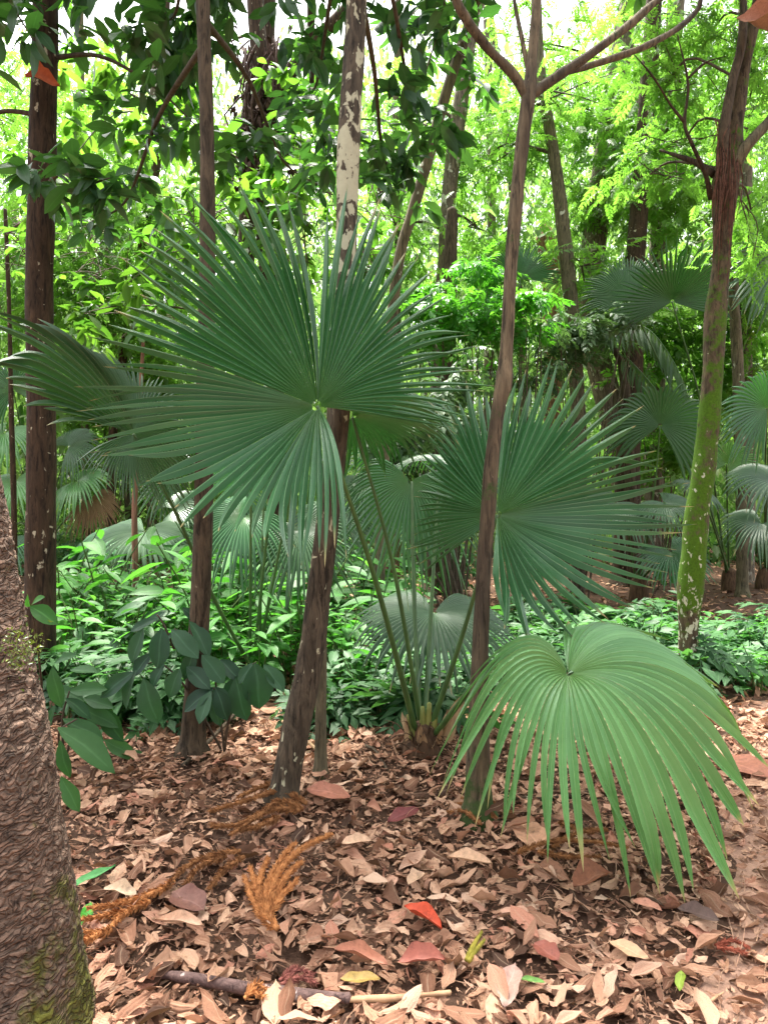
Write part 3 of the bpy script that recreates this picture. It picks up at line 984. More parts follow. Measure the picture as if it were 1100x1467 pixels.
t_fork, C_fork, _ = tree('forked_tree', 'slim tree forking high into spread branches right of centre', [(684, 1190, 3.25, 19.2), (685, 1060, 3.26, 15.2), (688, 920, 3.28, 11.2), (694, 800, 3.3, 10.4), (702, 690, 3.3, 10.8), (713, 590, 3.3, 10.0), (722, 545, 3.3, 12.4), (725, 500, 3.3, 9.2), (733, 360, 3.3, 9.6), (745, 230, 3.3, 9.6), (757, 138, 3.3, 10.4), (762, 80, 3.32, 7.2), (770, -20, 3.34, 6.8), (785, -300, 3.4, 5.6), (800, -600, 3.4, 3.2)], M['bark_fork'], 24, 0.006, 17, 5)
fk = at(756, 140, 3.3)
branch(t_fork, [fk, at(736, 108, 3.28), at(700, 70, 3.25), at(668, 28, 3.2), at(648, -20, 3.15), at(610, -200, 3.05), at(560, -420, 3.0)], [.026, .022, .020, .019, .018, .014, .007], M['bark_fork'], seed=1)
branch(t_fork, [fk, at(785, 118, 3.32), at(830, 88, 3.36), at(880, 52, 3.4), at(925, 14, 3.44), at(985, -50, 3.5), at(1080, -250, 3.5)], [.026, .024, .021, .019, .017, .014, .007], M['bark_fork'], seed=2)
branch(t_fork, [at(800, 106, 3.35), at(850, 92, 3.5), at(915, 70, 3.6), at(965, 44, 3.7), at(995, 18, 3.75), at(1004, -10, 3.75), at(1015, -140, 3.8)], [.017, .017, .016, .014, .013, .012, .006], M['bark_fork'], seed=3)
branch(t_fork, [at(758, 110, 3.32), at(748, 60, 3.33), at(738, 10, 3.34), at(726, -60, 3.35), at(700, -220, 3.35)], [.012, .011, .010, .008, .004], M['bark_fork'], seed=4)

t_moss, C_moss, R_moss = tree('mossy_tree', 'green mossy tree with whitish lichen near its foot on the right', [(989, 985, 5.6, 15.2), (986, 900, 5.6, 16.0), (988, 850, 5.6, 17.6), (994, 780, 5.6, 16.0), (1003, 700, 5.6, 16.0), (1012, 620, 5.6, 15.2), (1020, 520, 5.6, 14.4), (1026, 440, 5.6, 14.4), (1034, 340, 5.6, 13.6), (1038, 270, 5.6, 17.6), (1044, 238, 5.6, 17.6), (1052, 180, 5.6, 11.2), (1066, 90, 5.6, 8.8), (1082, 20, 5.6, 8.8), (1100, -80, 5.6, 8.8), (1130, -300, 5.6, 7.2), (1150, -600, 5.6, 4.0)], M['bark_moss'], 28, 0.018, 5.5, 6)
mb = M['bark_red']
branch(t_moss, [at(1033, 250, 5.58), at(1036, 190, 5.5), at(1048, 120, 5.5), at(1062, 60, 5.5), at(1064, 0, 5.5), at(1056, -100, 5.5)], [.045, .040, .034, .032, .028, .02], M['bark_brown'], seed=5)
branch(t_moss, [at(1052, 235, 5.55), at(1072, 205, 5.5), at(1100, 175, 5.5), at(1150, 120, 5.4)], [.05, .04, .036, .03], M['bark_mid'], seed=6)
branch(t_moss, [at(1022, 250, 5.6), at(1000, 235, 5.7), at(975, 225, 5.8), at(945, 215, 6.0)], [.03, .024, .018, .010], M['bark_dark'], seed=7)
branch(t_moss, [at(1018, 285, 5.6), at(1010, 250, 5.5), at(990, 205, 5.4), at(980, 175, 5.4), at(985, 120, 5.4), at(970, 50, 5.4)], [.022, .017, .014, .012, .010, .004], M['bark_dark'], seed=8)
branch(t_moss, [at(980, 175, 5.4), at(960, 150, 5.4), at(935, 110, 5.3), at(905, 75, 5.3)], [.011, .009, .007, .003], M['bark_dark'], seed=9)
branch(t_moss, [at(985, 112, 5.4), at(1010, 90, 5.4), at(1040, 80, 5.3)], [.008, .006, .003], M['bark_dark'], seed=10)
rg = Geo()
rr = np.random.default_rng(8)
for k in range(60):                                             # aerial rootlets hanging round the knot
    a = at(rr.uniform(1022, 1056), rr.uniform(165, 275), 5.52 + rr.uniform(-.05, .06))
    b = a + A(rr.normal(-.035, .02), rr.normal(-.01, .02), -rr.uniform(.15, .85))
    tube([a, (a + b) / 2 + A(rr.normal(0, .018), -0.02, 0), b], [.006, .004, .002], 5, 8, geo=rg)
obj('root_tangle', rg, plain_mat('rootlet', (.035, .016, .010), (.17, .075, .045), .9, 30, .5), t_moss)
cup = at(1082, 28, 5.35)
g = Geo()
inst(g, grid_leaf(8, 0.8, .5, .3, .2, 0, .5, .04, 9, 5), frames(A(1, 0, -.2)[None], A(0, -1, .4)[None]), (cup - A(.14, 0, 0))[None], A(0.9), 0.32)
tag(obj('dead_leaf', g, M['litter'], loc=cup), 'big russet dead leaf caught in the fork of the mossy tree', 'dead leaf')
g = Geo()
dl = at(58, 108, 5.0)
inst(g, grid_leaf(8, 0.6, .5, .3, .2, 0, .4, .04, 10, 5), frames(A(1, 0, -.15)[None], A(0, -1, .4)[None]), (dl - A(.1, 0, 0))[None], A(0.5), 0.22)
om = plain_mat('orange_dead_leaf', (0.30, 0.06, 0.02), (0.5, 0.12, 0.04), 0.7)
tag(obj('dead_leaf', g, om, loc=dl), 'orange brown dead leaf hanging by the top of the dotted dark trunk', 'dead leaf')

# --- trunks of the middle distance
MID = [
    ('slender_pale_tree', 'very slender dark stemmed tree just right of the white patched leaning tree', [(566, 842, 11.6, 6), (568, 600, 11.6, 5.5), (570, 380, 11.6, 5), (566, 200, 11.6, 5), (570, 40, 11.6, 4.5), (574, -160, 11.6, 4)], 'bark_mid'),
    ('far_pale_tree', 'slender pale far trunk between the mottled trunk and the forked tree', [(700, 806, 15.5, 6), (698, 560, 15.5, 6), (704, 330, 15.5, 6), (700, 120, 15.5, 5.5), (694, -80, 15.5, 5)], 'bark_pale'),
    ('far_grey_tree', 'slender grey far trunk just left of the tall grey trunk', [(922, 808, 15.8, 6), (924, 560, 15.8, 6), (918, 300, 15.8, 6), (912, 110, 15.8, 5.5), (908, -80, 15.8, 5)], 'bark_pale'),
    ('far_bent_tree', 'slender far trunk leaning left behind the bright shrub right of the forked tree', [(756, 804, 16, 5), (750, 560, 16, 5), (738, 330, 16, 5), (716, 120, 16, 5), (690, -60, 16, 4)], 'bark_pale'),
    ('thin_tree', 'thin dark mottled tree right of the mossy tree', [(1063, 866, 10.2, 8), (1062, 780, 10.2, 8), (1060, 650, 10.2, 8), (1056, 520, 10.2, 8), (1050, 400, 10.2, 7), (1056, 250, 10.2, 6.5), (1062, 60, 10.2, 6), (1064, -200, 10.2, 5)], 'bark_mid'),
    ('stout_tree', 'stout dark trunk standing behind the right palm blade', [(898, 838, 11.5, 20), (898, 740, 11.5, 18), (900, 620, 11.5, 17), (906, 500, 11.5, 15), (905, 440, 11.5, 14), (915, 300, 11.5, 13), (930, 100, 11.5, 12), (945, -150, 11.5, 10)], 'bark_dark'),
    ('crooked_tree', 'crooked pale barked trunk leaning over the right palms', [(905, 830, 13, 16), (890, 650, 13, 20), (868, 560, 13, 19), (848, 480, 13, 18), (846, 400, 13, 18), (856, 300, 13, 17), (868, 220, 13, 17), (880, 130, 13, 16), (896, 40, 13, 15), (910, -60, 13, 14), (940, -300, 13, 10)], 'bark_pale'),
    ('curved_tree', 'slim curved mid brown trunk right of the forked tree', [(828, 840, 11, 10), (828, 620, 11, 11), (822, 480, 11, 10), (812, 380, 11, 10), (800, 270, 11, 9), (786, 180, 11, 8), (775, 120, 11, 8), (768, 0, 11, 7), (760, -250, 11, 5)], 'bark_mid'),
    ('mottled_tree', 'black and white mottled trunk left of the forked tree', [(632, 850, 11, 14), (628, 700, 11, 12), (628, 520, 11, 11), (636, 380, 11, 10), (646, 250, 11, 11), (658, 160, 11, 11), (672, 60, 11, 10), (690, -40, 11, 10), (720, -300, 11, 7)], 'bark_pale'),
    ('leaning_sapling', 'slender bent sapling leaning right behind the largest palm blade', [(540, 900, 7.4, 8), (548, 700, 7.4, 8), (560, 480, 7.4, 8), (572, 370, 7.4, 8), (592, 300, 7.4, 8), (618, 210, 7.4, 8), (640, 130, 7.4, 8), (660, 70, 7.4, 8), (690, -20, 7.4, 8), (740, -200, 7.4, 5)], 'bark_mid'),
    ('tall_tree', 'tall grey trunk above the upper right palm', [(935, 826, 13.5, 14), (938, 600, 13.5, 13), (942, 400, 13.5, 13), (946, 280, 13.5, 12), (955, 150, 13.5, 12), (968, 0, 13.5, 12), (985, -250, 13.5, 9)], 'bark_pale'),
    ('broken_trunk', 'torn reddish trunk seen beyond the forked tree', [(792, 812, 16, 12), (792, 600, 16, 13), (790, 420, 16, 13), (787, 370, 16, 15), (782, 340, 16, 15), (776, 322, 16, 5)], 'bark_red'),
    ('brown_tree', 'brown trunk behind the centre palm crown', [(624, 846, 10.5, 17), (628, 760, 10.5, 15), (634, 640, 10.5, 14), (640, 520, 10.5, 13), (643, 400, 10.5, 11), (648, 300, 10.5, 8)], 'bark_brown'),
    ('shaded_tree', 'shaded red brown trunk behind the slender tree', [(346, 838, 10.8, 16), (345, 740, 10.8, 14), (348, 600, 10.8, 13), (352, 400, 10.8, 12), (358, 250, 10.8, 12), (372, 170, 10.8, 14), (380, 80, 10.8, 12), (385, -60, 10.8, 11), (390, -300, 10.8, 8)], 'bark_dark'),
    ('far_tree', 'thin far trunk between the dotted dark tree and grey drooping palm', [(124, 800, 15, 6), (123, 700, 15, 5), (121, 500, 15, 5), (118, 250, 15, 5), (116, 0, 15, 4)], 'bark_mid'),
    ('red_sapling', 'thin reddish sapling standing in front of the grey drooping palm', [(196, 815, 8.6, 4.5), (193, 740, 8.6, 4), (195, 690, 8.6, 3.6), (200, 600, 8.6, 3.2), (206, 480, 8.6, 2.4)], 'bark_red'),
    ('grey_sapling', 'grey straight sapling behind the left palm', [(219, 800, 15.5, 7), (217, 680, 15.5, 7), (214, 500, 15.5, 7), (218, 300, 15.5, 6), (222, 60, 15.5, 6), (226, -200, 15.5, 5)], 'bark_pale'),
    ('thin_sapling', 'thin leaning sapling left of the grey straight sapling', [(190, 798, 15.8, 5), (182, 700, 15.8, 5), (172, 560, 15.8, 4), (158, 420, 15.8, 4), (150, 250, 15.8, 4)], 'bark_mid'),
    ('dark_sapling', 'narrow dark sapling at the far left edge', [(22, 850, 10.6, 4), (20, 700, 10.6, 4), (17, 600, 10.6, 3.5), (14, 450, 10.6, 3), (8, 300, 10.6, 2.6)], 'bark_dark'),
    ('ivy_tree', 'trunk wrapped in dark hanging dead fronds behind the top of the largest palm', [(398, 846, 10.2, 14), (396, 600, 10.2, 13), (385, 400, 10.2, 13), (372, 290, 10.2, 13), (352, 230, 10.2, 13), (360, 160, 10.2, 13), (372, 80, 10.2, 13), (366, 0, 10.2, 12), (360, -300, 10.2, 9)], 'bark_dark'),
    ('background_tree', 'light brown far trunk rising over the right edge palms', [(1070, 838, 12, 9), (1072, 640, 12, 9), (1066, 460, 12, 9), (1068, 300, 12, 8), (1072, 120, 12, 8), (1078, -100, 12, 7)], 'bark_pale'),
    ('slim_tree', 'slim dark trunk far behind the left cluster of palms', [(165, 812, 14.5, 6), (164, 600, 14.5, 6), (230, 200, 14.5, 6), (236, 80, 14.5, 6), (240, -100, 14.5, 6)], 'bark_dark'),
]
TR = {}
for k, (nm, lb, sp, mt) in enumerate(MID):
    TR[nm] = tree(nm, lb, sp, M[mt], 14, 0.010 if sp[0][3] > 9 else 0.004, 5, 40 + k)
# dark branch leaving the shrouded tree, and the hanging dead fronds round it
ti = TR['ivy_tree'][0]
branch(ti, [at(372, 200, 10.2), at(395, 140, 10.1), at(440, 70, 10), at(490, 20, 9.9), at(560, -60, 9.9)], [.11, .10, .09, .085, .05], M['bark_dark'], seed=12)
g = Geo()
rr = np.random.default_rng(12)
for k in range(170):
    a = at(rr.uniform(352, 408), rr.choice([rr.uniform(50, 130), rr.uniform(130, 215)]), 10 + rr.uniform(-.3, .3))
    b = a + A(rr.normal(0, .12), rr.normal(0, .1), -rr.uniform(.3, 1.0))
    tube([a, (a + b) / 2 + A(rr.normal(0, .1), rr.normal(0, .1), 0), b], [.016, .014, .004], 4, 5, geo=g, cap=False)
pts = at(385, 180, 10) + rr.normal(0, 1, (620, 3)) * A(.2, .2, .5)
inst(g, RH, frames(A(0, 0, -1) + rr.normal(0, .5, (620, 3)), rr.normal(size=(620, 3))), pts, rr.random(620), rr.uniform(.08, .2, 620))
obj('hanging_dead_frond', g, plain_mat('dead_frond', (0.03, 0.016, 0.012), (0.10, 0.055, 0.04), 0.95, 20, 0.6), ti)
hv = thing('hanging_vine', 'thick dark vine hanging from above left of the white patched bark', 'vine', at(447, 125, 6))
obj('stem', tube([at(447, 122, 6), at(446, 60, 6), at(446, 0, 6), at(444, -250, 6)], [.022, .03, .032, .03], 8, 14, .006, 9), M['bark_dark'], hv)

# --- crowns. Large-leaved foliage over the left half: the crowns of the near left trees
rng = np.random.default_rng(21)


def crown_large(t, C, boxes, L, mat, rng, n_leaf=(8, 13), limb_r=0.02, tips=None, rmin=0., rmax=1.):
    """boxes: (px0, px1, py0, py1, y0, y1, count) give the volumes the tufts grow in"""
    leaves = Geo()
    for b in boxes:
        twigs, limbs = Geo(), Geo()
        a = []
        for k in range(b[6]):
            y = rng.uniform(b[4], b[5])
            a.append(at(rng.uniform(b[0], b[1]), rng.uniform(b[2], b[3]), y))
        a = np.array(a)
        rosettes(a, rng, L, n_leaf[0], n_leaf[1], 0.15, leaves, rmin, rmax, twigs)
        # a bough from the trunk into this part of the crown, twigs from the bough to the tufts
        c = a.mean(0)
        s = C[np.argmin(np.abs(C[:, 2] - min(c[2] + 0.2, C[-1][2] - 0.3)))]
        far = a[np.argmax(np.linalg.norm(a - s, axis=1))]
        B = crom([s, (s + c) / 2 + A(0, 0, 0.12), c, far], 30)
        tube(B, [limb_r, limb_r * .75, limb_r * .5, limb_r * .2], 7, 30, geo=limbs, cap=False)
        for p in a:
            q = B[np.argmin(np.linalg.norm(B - p, axis=1))]
            tube([q, (p + q) / 2 + A(0, 0, .04), p], [.008, .006, .004], 4, 6, geo=twigs, cap=False)
        bo = obj('bough', limbs, M['twig'], t)
        obj('twigs', twigs, M['twig'], bo)
    obj('crown', leaves, mat, t)


crown_large(t_left, C_left, [(-60, 110, -120, 60, 4.4, 5.4, 20), (60, 180, 215, 300, 4.4, 5.0, 7), (90, 280, -60, 60, 4.5, 5.6, 20), (150, 290, 50, 190, 4.8, 5.8, 14), (-120, 30, 150, 260, 4.6, 6, 4)], 0.2, M['leaf_dark'], rng)
crown_large(t_second, C_second, [(220, 330, -90, 90, 4.2, 5.2, 10), (300, 460, -120, 70, 4.4, 5.4, 12), (120, 260, 230, 330, 5.2, 6.2, 10), (330, 480, 150, 330, 4.8, 6.0, 16)], 0.17, M['leaf_dark'], rng)
crown_large(t_main, C_main, [(540, 660, 20, 200, 4.6, 5.6, 18), (520, 590, 190, 310, 4.8, 5.8, 14), (400, 500, 40, 250, 4.8, 5.8, 14), (560, 700, -140, 40, 4.6, 5.6, 16), (440, 540, -120, 20, 4.6, 5.6, 10)], 0.165, M['leaf_dark'], rng)
crown_large(TR['shaded_tree'][0], TR['shaded_tree'][1], [(170, 420, 180, 420, 8, 10.5, 60), (80, 300, 60, 260, 8, 10, 40), (100, 260, 400, 500, 7.5, 9.5, 18)], 0.25, M['leaf_mid'], rng)
crown_large(ti, TR['ivy_tree'][1], [(380, 480, 60, 330, 8.5, 10.5, 36), (420, 560, 180, 420, 9, 11, 34)], 0.24, M['leaf_mid'], rng)
crown_large(TR['leaning_sapling'][0], TR['leaning_sapling'][1], [(560, 700, -140, 120, 6.8, 8, 20), (640, 720, 20, 130, 6.6, 7.6, 5)], 0.2, M['leaf_dark'], rng)
crown_large(TR['dark_sapling'][0], TR['dark_sapling'][1], [(-40, 120, 210, 420, 8.5, 11, 24)], 0.2, M['leaf_mid'], rng)

# fine bright foliage: the crowns of the middle-distance trees
def crown_fine(t, C, blobs, mat, rng, size=0.34, tpl=None, limb_r=0.035, down=.4, rmean=.5):
    leaves = Geo()
    for (px, py, y, rx, ry, rz, n) in blobs:
        limbs = Geo()
        c = at(px, py, y)
        pts = blob_points(rng, c, (rx, ry, rz), n)
        sprays(pts, rng, size, tpl or SL, leaves, down, rmean)
        s = C[np.argmin(np.abs(C[:, 2] - min(c[2] - 0.2, C[-1][2] - 0.1)))]
        limb_to(limbs, s, c, limb_r, 0.008, 0.15, rng, 6)
        for k in range(6):
            limb_to(limbs, c + (s - c) * rng.uniform(0, .5), pts[int(rng.integers(0, n))], limb_r * .4, .004, 0.05, rng, 4)
        obj('bough', limbs, M['twig'], t)
    obj('crown', leaves, mat, t)


crown_fine(TR['crooked_tree'][0], TR['crooked_tree'][1], [(850, 160, 12.5, 1.5, 1.2, .9, 420), (830, 280, 13, 1.2, 1.2, .8, 300), (900, 260, 12, 1.1, 1, .9, 300), (760, 60, 12.5, 1.3, 1.2, .8, 260)], M['leaf_bright'], rng)
crown_fine(TR['tall_tree'][0], TR['tall_tree'][1], [(990, 120, 12, 1.4, 1.2, 1.2, 460), (920, 60, 13.5, 1.0, 1.2, .6, 160), (1060, 200, 13, 1.2, 1.2, 1.2, 360), (970, 280, 12.5, 1.0, 1, .9, 320)], M['leaf_bright'], rng)
crown_fine(t_moss, C_moss, [(1010, 60, 6.2, .5, .5, .45, 170), (955, 120, 6, .45, .4, .4, 120), (1080, 120, 6.4, .4, .5, .6, 160), (975, 210, 6.4, .5, .5, .35, 130), (1075, 300, 6.6, .45, .5, .5, 150), (930, 250, 6.2, .35, .3, .25, 50)], M['leaf_bright'], rng, 0.2, SL, 0.012)
crown_fine(TR['curved_tree'][0], TR['curved_tree'][1], [(790, 130, 10.8, 1.0, 1, .8, 230), (700, 220, 11.5, .9, .9, .8, 200), (840, 380, 11.5, .8, .8, .6, 220)], M['leaf_bright'], rng, 0.3)
crown_fine(TR['mottled_tree'][0], TR['mottled_tree'][1], [(600, 180, 11.5, 1.1, 1, 1.0, 260), (690, 330, 12, .9, .9, .9, 240), (560, 330, 11.5, .9, .9, .9, 240)], M['leaf_bright'], rng, 0.32)
crown_fine(TR['background_tree'][0], TR['background_tree'][1], [(1090, 380, 11.5, .9, 1, 1.0, 300), (1040, 420, 12, .8, 1, .7, 200), (1080, 40, 12, 1.2, 1, 1, 260)], M['leaf_bright'], rng, 0.32)
crown_fine(TR['grey_sapling'][0], TR['grey_sapling'][1], [(150, 260, 14.5, 1.5, 1.3, 1.4, 420), (260, 330, 15, 1.5, 1.2, 1.2, 360), (180, 430, 14, 1.3, 1, 1.0, 320), (120, 120, 15, 1.5, 1.2, 1.2, 260)], M['leaf_bright'], rng, 0.4)
crown_fine(TR['far_tree'][0], TR['far_tree'][1], [(20, 320, 13, 1.2, 1.2, 1.6, 420), (80, 420, 14, 1.1, 1, 1.2, 300), (-40, 150, 13, 1.2, 1.2, 1.4, 260)], M['leaf_bright'], rng, 0.36)
crown_fine(TR['thin_tree'][0], TR['thin_tree'][1], [(1030, 330, 9.8, .5, .5, .5, 120), (1060, 180, 9.8, .7, .7, .7, 160)], M['leaf_bright'], rng, 0.26)

# the parts of the near crowns that stand above the picture and shade the middle ground
rng = np.random.default_rng(91)
for (tt_, cc_, bl_) in [(t_left, C_left, [(60, -330, 5.6, 1.4, 1.3, .8, 170)]), (t_second, C_second, [(300, -480, 5.2, 1.3, 1.0, .7, 150)]), (t_main, C_main, [(560, -420, 5.6, 1.5, 1.2, .8, 170)]),
                        (t_fork, C_fork, [(820, -420, 5.4, 1.4, 1.1, .6, 150)]), (t_moss, C_moss, [(1120, -330, 6.4, 1.6, 1.2, .8, 170)])]:
    crown_fine(tt_, cc_, bl_, M['leaf_mid'], rng, 0.55, WL, 0.03)

# bushes of the middle distance
def bush(label, px, base_py, Y, blobs, mat, size, tpl, seed, name='shrub'):
    rr = np.random.default_rng(seed)
    b = at(px, base_py, Y)
    b[2] = ground_z(b[0], b[1])
    t = thing(name, label, 'shrub', b)
    stems, fol = Geo(), Geo()
    for (qx, qy, y, rx, ry, rz, n) in blobs:
        c = at(qx, qy, y)
        pts = blob_points(rr, c, (rx, ry, rz), n, None, .32)
        sprays(pts, rr, size, tpl, fol, 0.35)
        for k in range(5):
            limb_to(stems, b + A(rr.normal(0, .06), rr.normal(0, .06), -.03), pts[int(rr.integers(0, n))], .016, .004, .12, rr, 5)
    obj('stem', stems, M['twig'], t)
    obj('foliage', fol, mat, t)
    return t


bush('lush bright green shrub left of the forked tree behind the largest palm blade', 650, 860, 9.5, [(650, 450, 9.5, .7, .5, .22, 170), (600, 415, 9.6, .5, .4, .16, 80), (690, 395, 9.7, .45, .4, .14, 80), (640, 490, 9.5, .6, .4, .2, 90)], M['leaf_lush'], 0.22, WL, 61)
bush('lush bright green shrub right of the forked tree', 745, 860, 9.2, [(745, 430, 9.2, .5, .4, .16, 110), (770, 470, 9.0, .45, .3, .16, 80)], M['leaf_lush'], 0.2, WL, 62)
bush('greyish green bush with narrow leaves left of the drooping feathery palm', 830, 850, 9.8, [(820, 475, 9.8, .6, .5, .22, 170), (870, 450, 10, .5, .5, .16, 90), (770, 520, 10, .6, .5, .25, 130)], M['leaf_greyish'], 0.22, WL, 63)
bush('dark leafy bush behind the right part of the largest palm blade', 660, 880, 8.6, [(660, 560, 8.6, .5, .5, .5, 140), (580, 640, 8.8, .5, .5, .4, 150)], M['leaf_greyish'], 0.24, WL, 64)
bush('bright leafy bush under the upper right palm', 950, 850, 12.5, [(960, 480, 12.5, .9, .7, .8, 320), (1040, 540, 12.5, .8, .7, .9, 320), (940, 640, 12.5, .8, .6, .6, 240)], M['leaf_bright'], 0.3, WL, 65)
bush('sunlit thicket bush behind the left palm', 150, 800, 15.5, [(130, 560, 15.5, 1.2, .8, .9, 320), (250, 560, 15, 1.0, .8, .9, 320), (200, 640, 16, 1.4, .8, .6, 220)], M['leaf_bright'], 0.36, WL, 66)

# ------------------------------------------------------------------ distant forest
rng = np.random.default_rng(33)
g = Geo()
n_c = 4600
Yc = rng.uniform(14.5, 34, n_c)
Xc = rng.uniform(-0.62, 0.62, n_c) * (Yc + 3)
Zc = 17.0 * rng.random(n_c) ** 1.15 * (Yc / 26)
kp = rng.random(n_c) < np.clip(1.35 - (Zc / Yc) / 0.62, 0.3, 1)
cen = np.stack([Xc, Yc, Zc], -1)[kp]
per = 42
pts = np.repeat(cen, per, 0) + rng.normal(0, 1, (len(cen) * per, 3)) * A(.75, .7, .62)
pts[:, 2] = np.abs(pts[:, 2])
n = len(pts)
d = np.stack([rng.normal(0, .6, n), rng.normal(0, .6, n), rng.normal(-.7, .5, n)], -1)
tone = np.clip(np.repeat(rng.random(len(cen)), per) + rng.normal(0, .2, n), 0, 1)
inst(g, RH, frames(d, np.stack([rng.normal(0, .5, n), rng.normal(-.3, .5, n), np.ones(n)], -1)), pts, tone, rng.uniform(.16, .38, n))
for k in range(40):                                             # far stems too thin to tell apart
    y = rng.uniform(15, 30)
    x = rng.uniform(-.6, .6) * y
    h = rng.uniform(4, 12)
    tube([A(x, y, -.1), A(x + rng.normal(0, .3), y, h * .5), A(x + rng.normal(0, .8), y, h)], [rng.uniform(.04, .11), .05, .02], 6, 10, geo=g, rnd=0.0)
tag(obj('distant_forest', g, M['leaf_far']), 'pale sunlit mass of foliage filling the far forest', 'forest', kind='stuff')

# ------------------------------------------------------------------ fan palms
def fan(hub, groups, nseg, split=0.55, amp=0.5, jit=0.05, seed=0, t0=0.025, samples=15, droop=0.05, geo=None, wtip=1.0, taper=2.0):
    """pleated fan: groups of (mid, tip) rays; every segment is a folded strip joined to its neighbours out to 'split'"""
    rr = np.random.default_rng(seed)
    geo = geo or Geo()
    hub = np.asarray(hub, float)
    tot = []
    for gr in groups:
        Mi, Ti = np.array([r[0] for r in gr]), np.array([r[1] for r in gr])
        dv = unit(Mi - hub)
        ang = np.arccos(np.clip(np.sum(dv[1:] * dv[:-1], 1), -1, 1))
        tot.append((Mi, Ti, np.concatenate([[0], np.cumsum(ang)])))
    whole = sum(t[2][-1] for t in tot)
    ts = np.concatenate([np.linspace(t0, split, samples // 2), np.linspace(split, 1, samples - samples // 2 + 1)[1:]])
    m = len(ts)
    B0, B1, B2 = ((1 - ts) ** 2)[:, None], (2 * ts * (1 - ts))[:, None], (ts ** 2)[:, None]
    isp = samples // 2 - 1
    for Mi, Ti, cum in tot:
        n = max(2, int(round(nseg * cum[-1] / whole)))
        ip = lambda arr, s: np.array([np.interp(s, cum, arr[:, k]) for k in range(3)])

        def curve(s):
            mi, ti = ip(Mi, s), ip(Ti, s)
            ct = 2 * mi - 0.5 * (hub + ti)
            return B0 * hub + B1 * ct + B2 * ti
        E = [curve(cum[-1] * k / n) for k in range(n + 1)]
        for k in range(n):
            C = curve(cum[-1] * (k + .5) / n)
            L = np.linalg.norm(C[-1] - hub)
            spk = split + rr.uniform(-.09, .09)
            isp = int(np.argmin(np.abs(ts - spk)))
            f = np.clip((ts - ts[isp]) / (1 - ts[isp]), 0, 1)
            J = rr.normal(0, jit, 3) * L
            J[2] -= abs(rr.normal(0, droop)) * L
            ext = (C[-1] - C[-2]) * rr.uniform(-1.6, 0.9)
            wL, wR = E[k] - C, E[k + 1] - C
            sL, sR = np.linalg.norm(wL[isp]), np.linalg.norm(wR[isp])
            C = C + J * (f ** 1.6)[:, None] + ext * (f ** 2)[:, None]
            prof = np.where(f > 0, (1 - f ** taper) * wtip, 1.0)
            prof = np.where(f > 0, np.minimum(1, prof * (1 - 0.12 * np.minimum(1, f * 8))), 1)
            if rr.random() < .05:                               # a bent or torn segment
                C = C + A(rr.normal(0, .05), rr.normal(0, .05), -rr.uniform(.06, .2)) * L * (f ** 1.4)[:, None]
            uL, uR = unit(wL), unit(wR)
            eL = np.where((f > 0)[:, None], C + uL * (sL * prof)[:, None], C + wL)
            eR = np.where((f > 0)[:, None], C + uR * (sR * prof)[:, None], C + wR)
            Tn = unit(np.gradient(C, axis=0))
            N = unit(np.cross(Tn, eR - eL))
            hw = 0.5 * np.linalg.norm(eR - eL, axis=1) * amp * (1 + 0.25 * f)
            tw = rr.normal(0, .35) * f
            up = N * hw[:, None]
            eLz, eRz, Cz = eL + up * (1 + tw)[:, None], eR + up * (1 - tw)[:, None], C - up
            V = np.concatenate([eLz, Cz, Cz, eRz])
            i = np.arange(m - 1)
            Q = np.concatenate([np.stack([i, m + i, m + i + 1, i + 1], -1), np.stack([2 * m + i, 3 * m + i, 3 * m + i + 1, 2 * m + i + 1], -1)])
            uv = np.concatenate([np.stack([np.full(m, u_), ts], -1) for u_ in (0, .5, .5, 1)])
            geo.add(V, Q, None, uv, rr.uniform(0, 1))
    return geo


def px_rays(rays):
    return [[(at(*m_), at(*t_)) for m_, t_ in gr] for gr in rays]


def ray_list(hub, lst):
    """(mid px, mid py, mid y, tip px, tip py, tip y)"""
    return [((a, b, c), (d_, e, f_)) for a, b, c, d_, e, f_ in lst]


def gen_rays(hub, axis, normal, R, arc=300, cup=0.10, droop=0.3, rr=None, gap=None, back=0.8):
    axis = unit(np.asarray(axis, float))
    normal = np.asarray(normal, float)
    normal = unit(normal - axis * np.dot(axis, normal))
    X = np.cross(axis, normal)
    out = []
    for th in np.linspace(-math.radians(arc) / 2, math.radians(arc) / 2, 25):
        d = axis * math.cos(th) + X * math.sin(th)
        L = R * (back + (1 - back) * math.cos(th / 2))
        mid = hub + d * L * 0.56 + normal * cup * R
        tip = hub + d * L * 0.97 + normal * cup * 0.7 * R
        mid = mid - A(0, 0, droop * R * 0.16)
        tip = tip - A(0, 0, droop * R)
        out.append((mid, tip))
    return [out]


def petiole(t, base, hub, sag=(0, 0, 0), r0=0.013, r1=0.007, mat=None, seed=0):
    base, hub = np.asarray(base, float), np.asarray(hub, float)
    mid = base * 0.45 + hub * 0.55 + np.asarray(sag, float)
    obj('petiole', tube([base, mid, hub], [r0, (r0 + r1) / 2, r1], 8, 22), mat or M['petiole'], t)


def hastula(hub, toward, size=0.02):
    g = Geo()
    d = unit(np.asarray(toward, float))
    return tube([hub - d * size * .3, hub + d * size * .35], [size * .8, size * .35], 8, 4, geo=g)


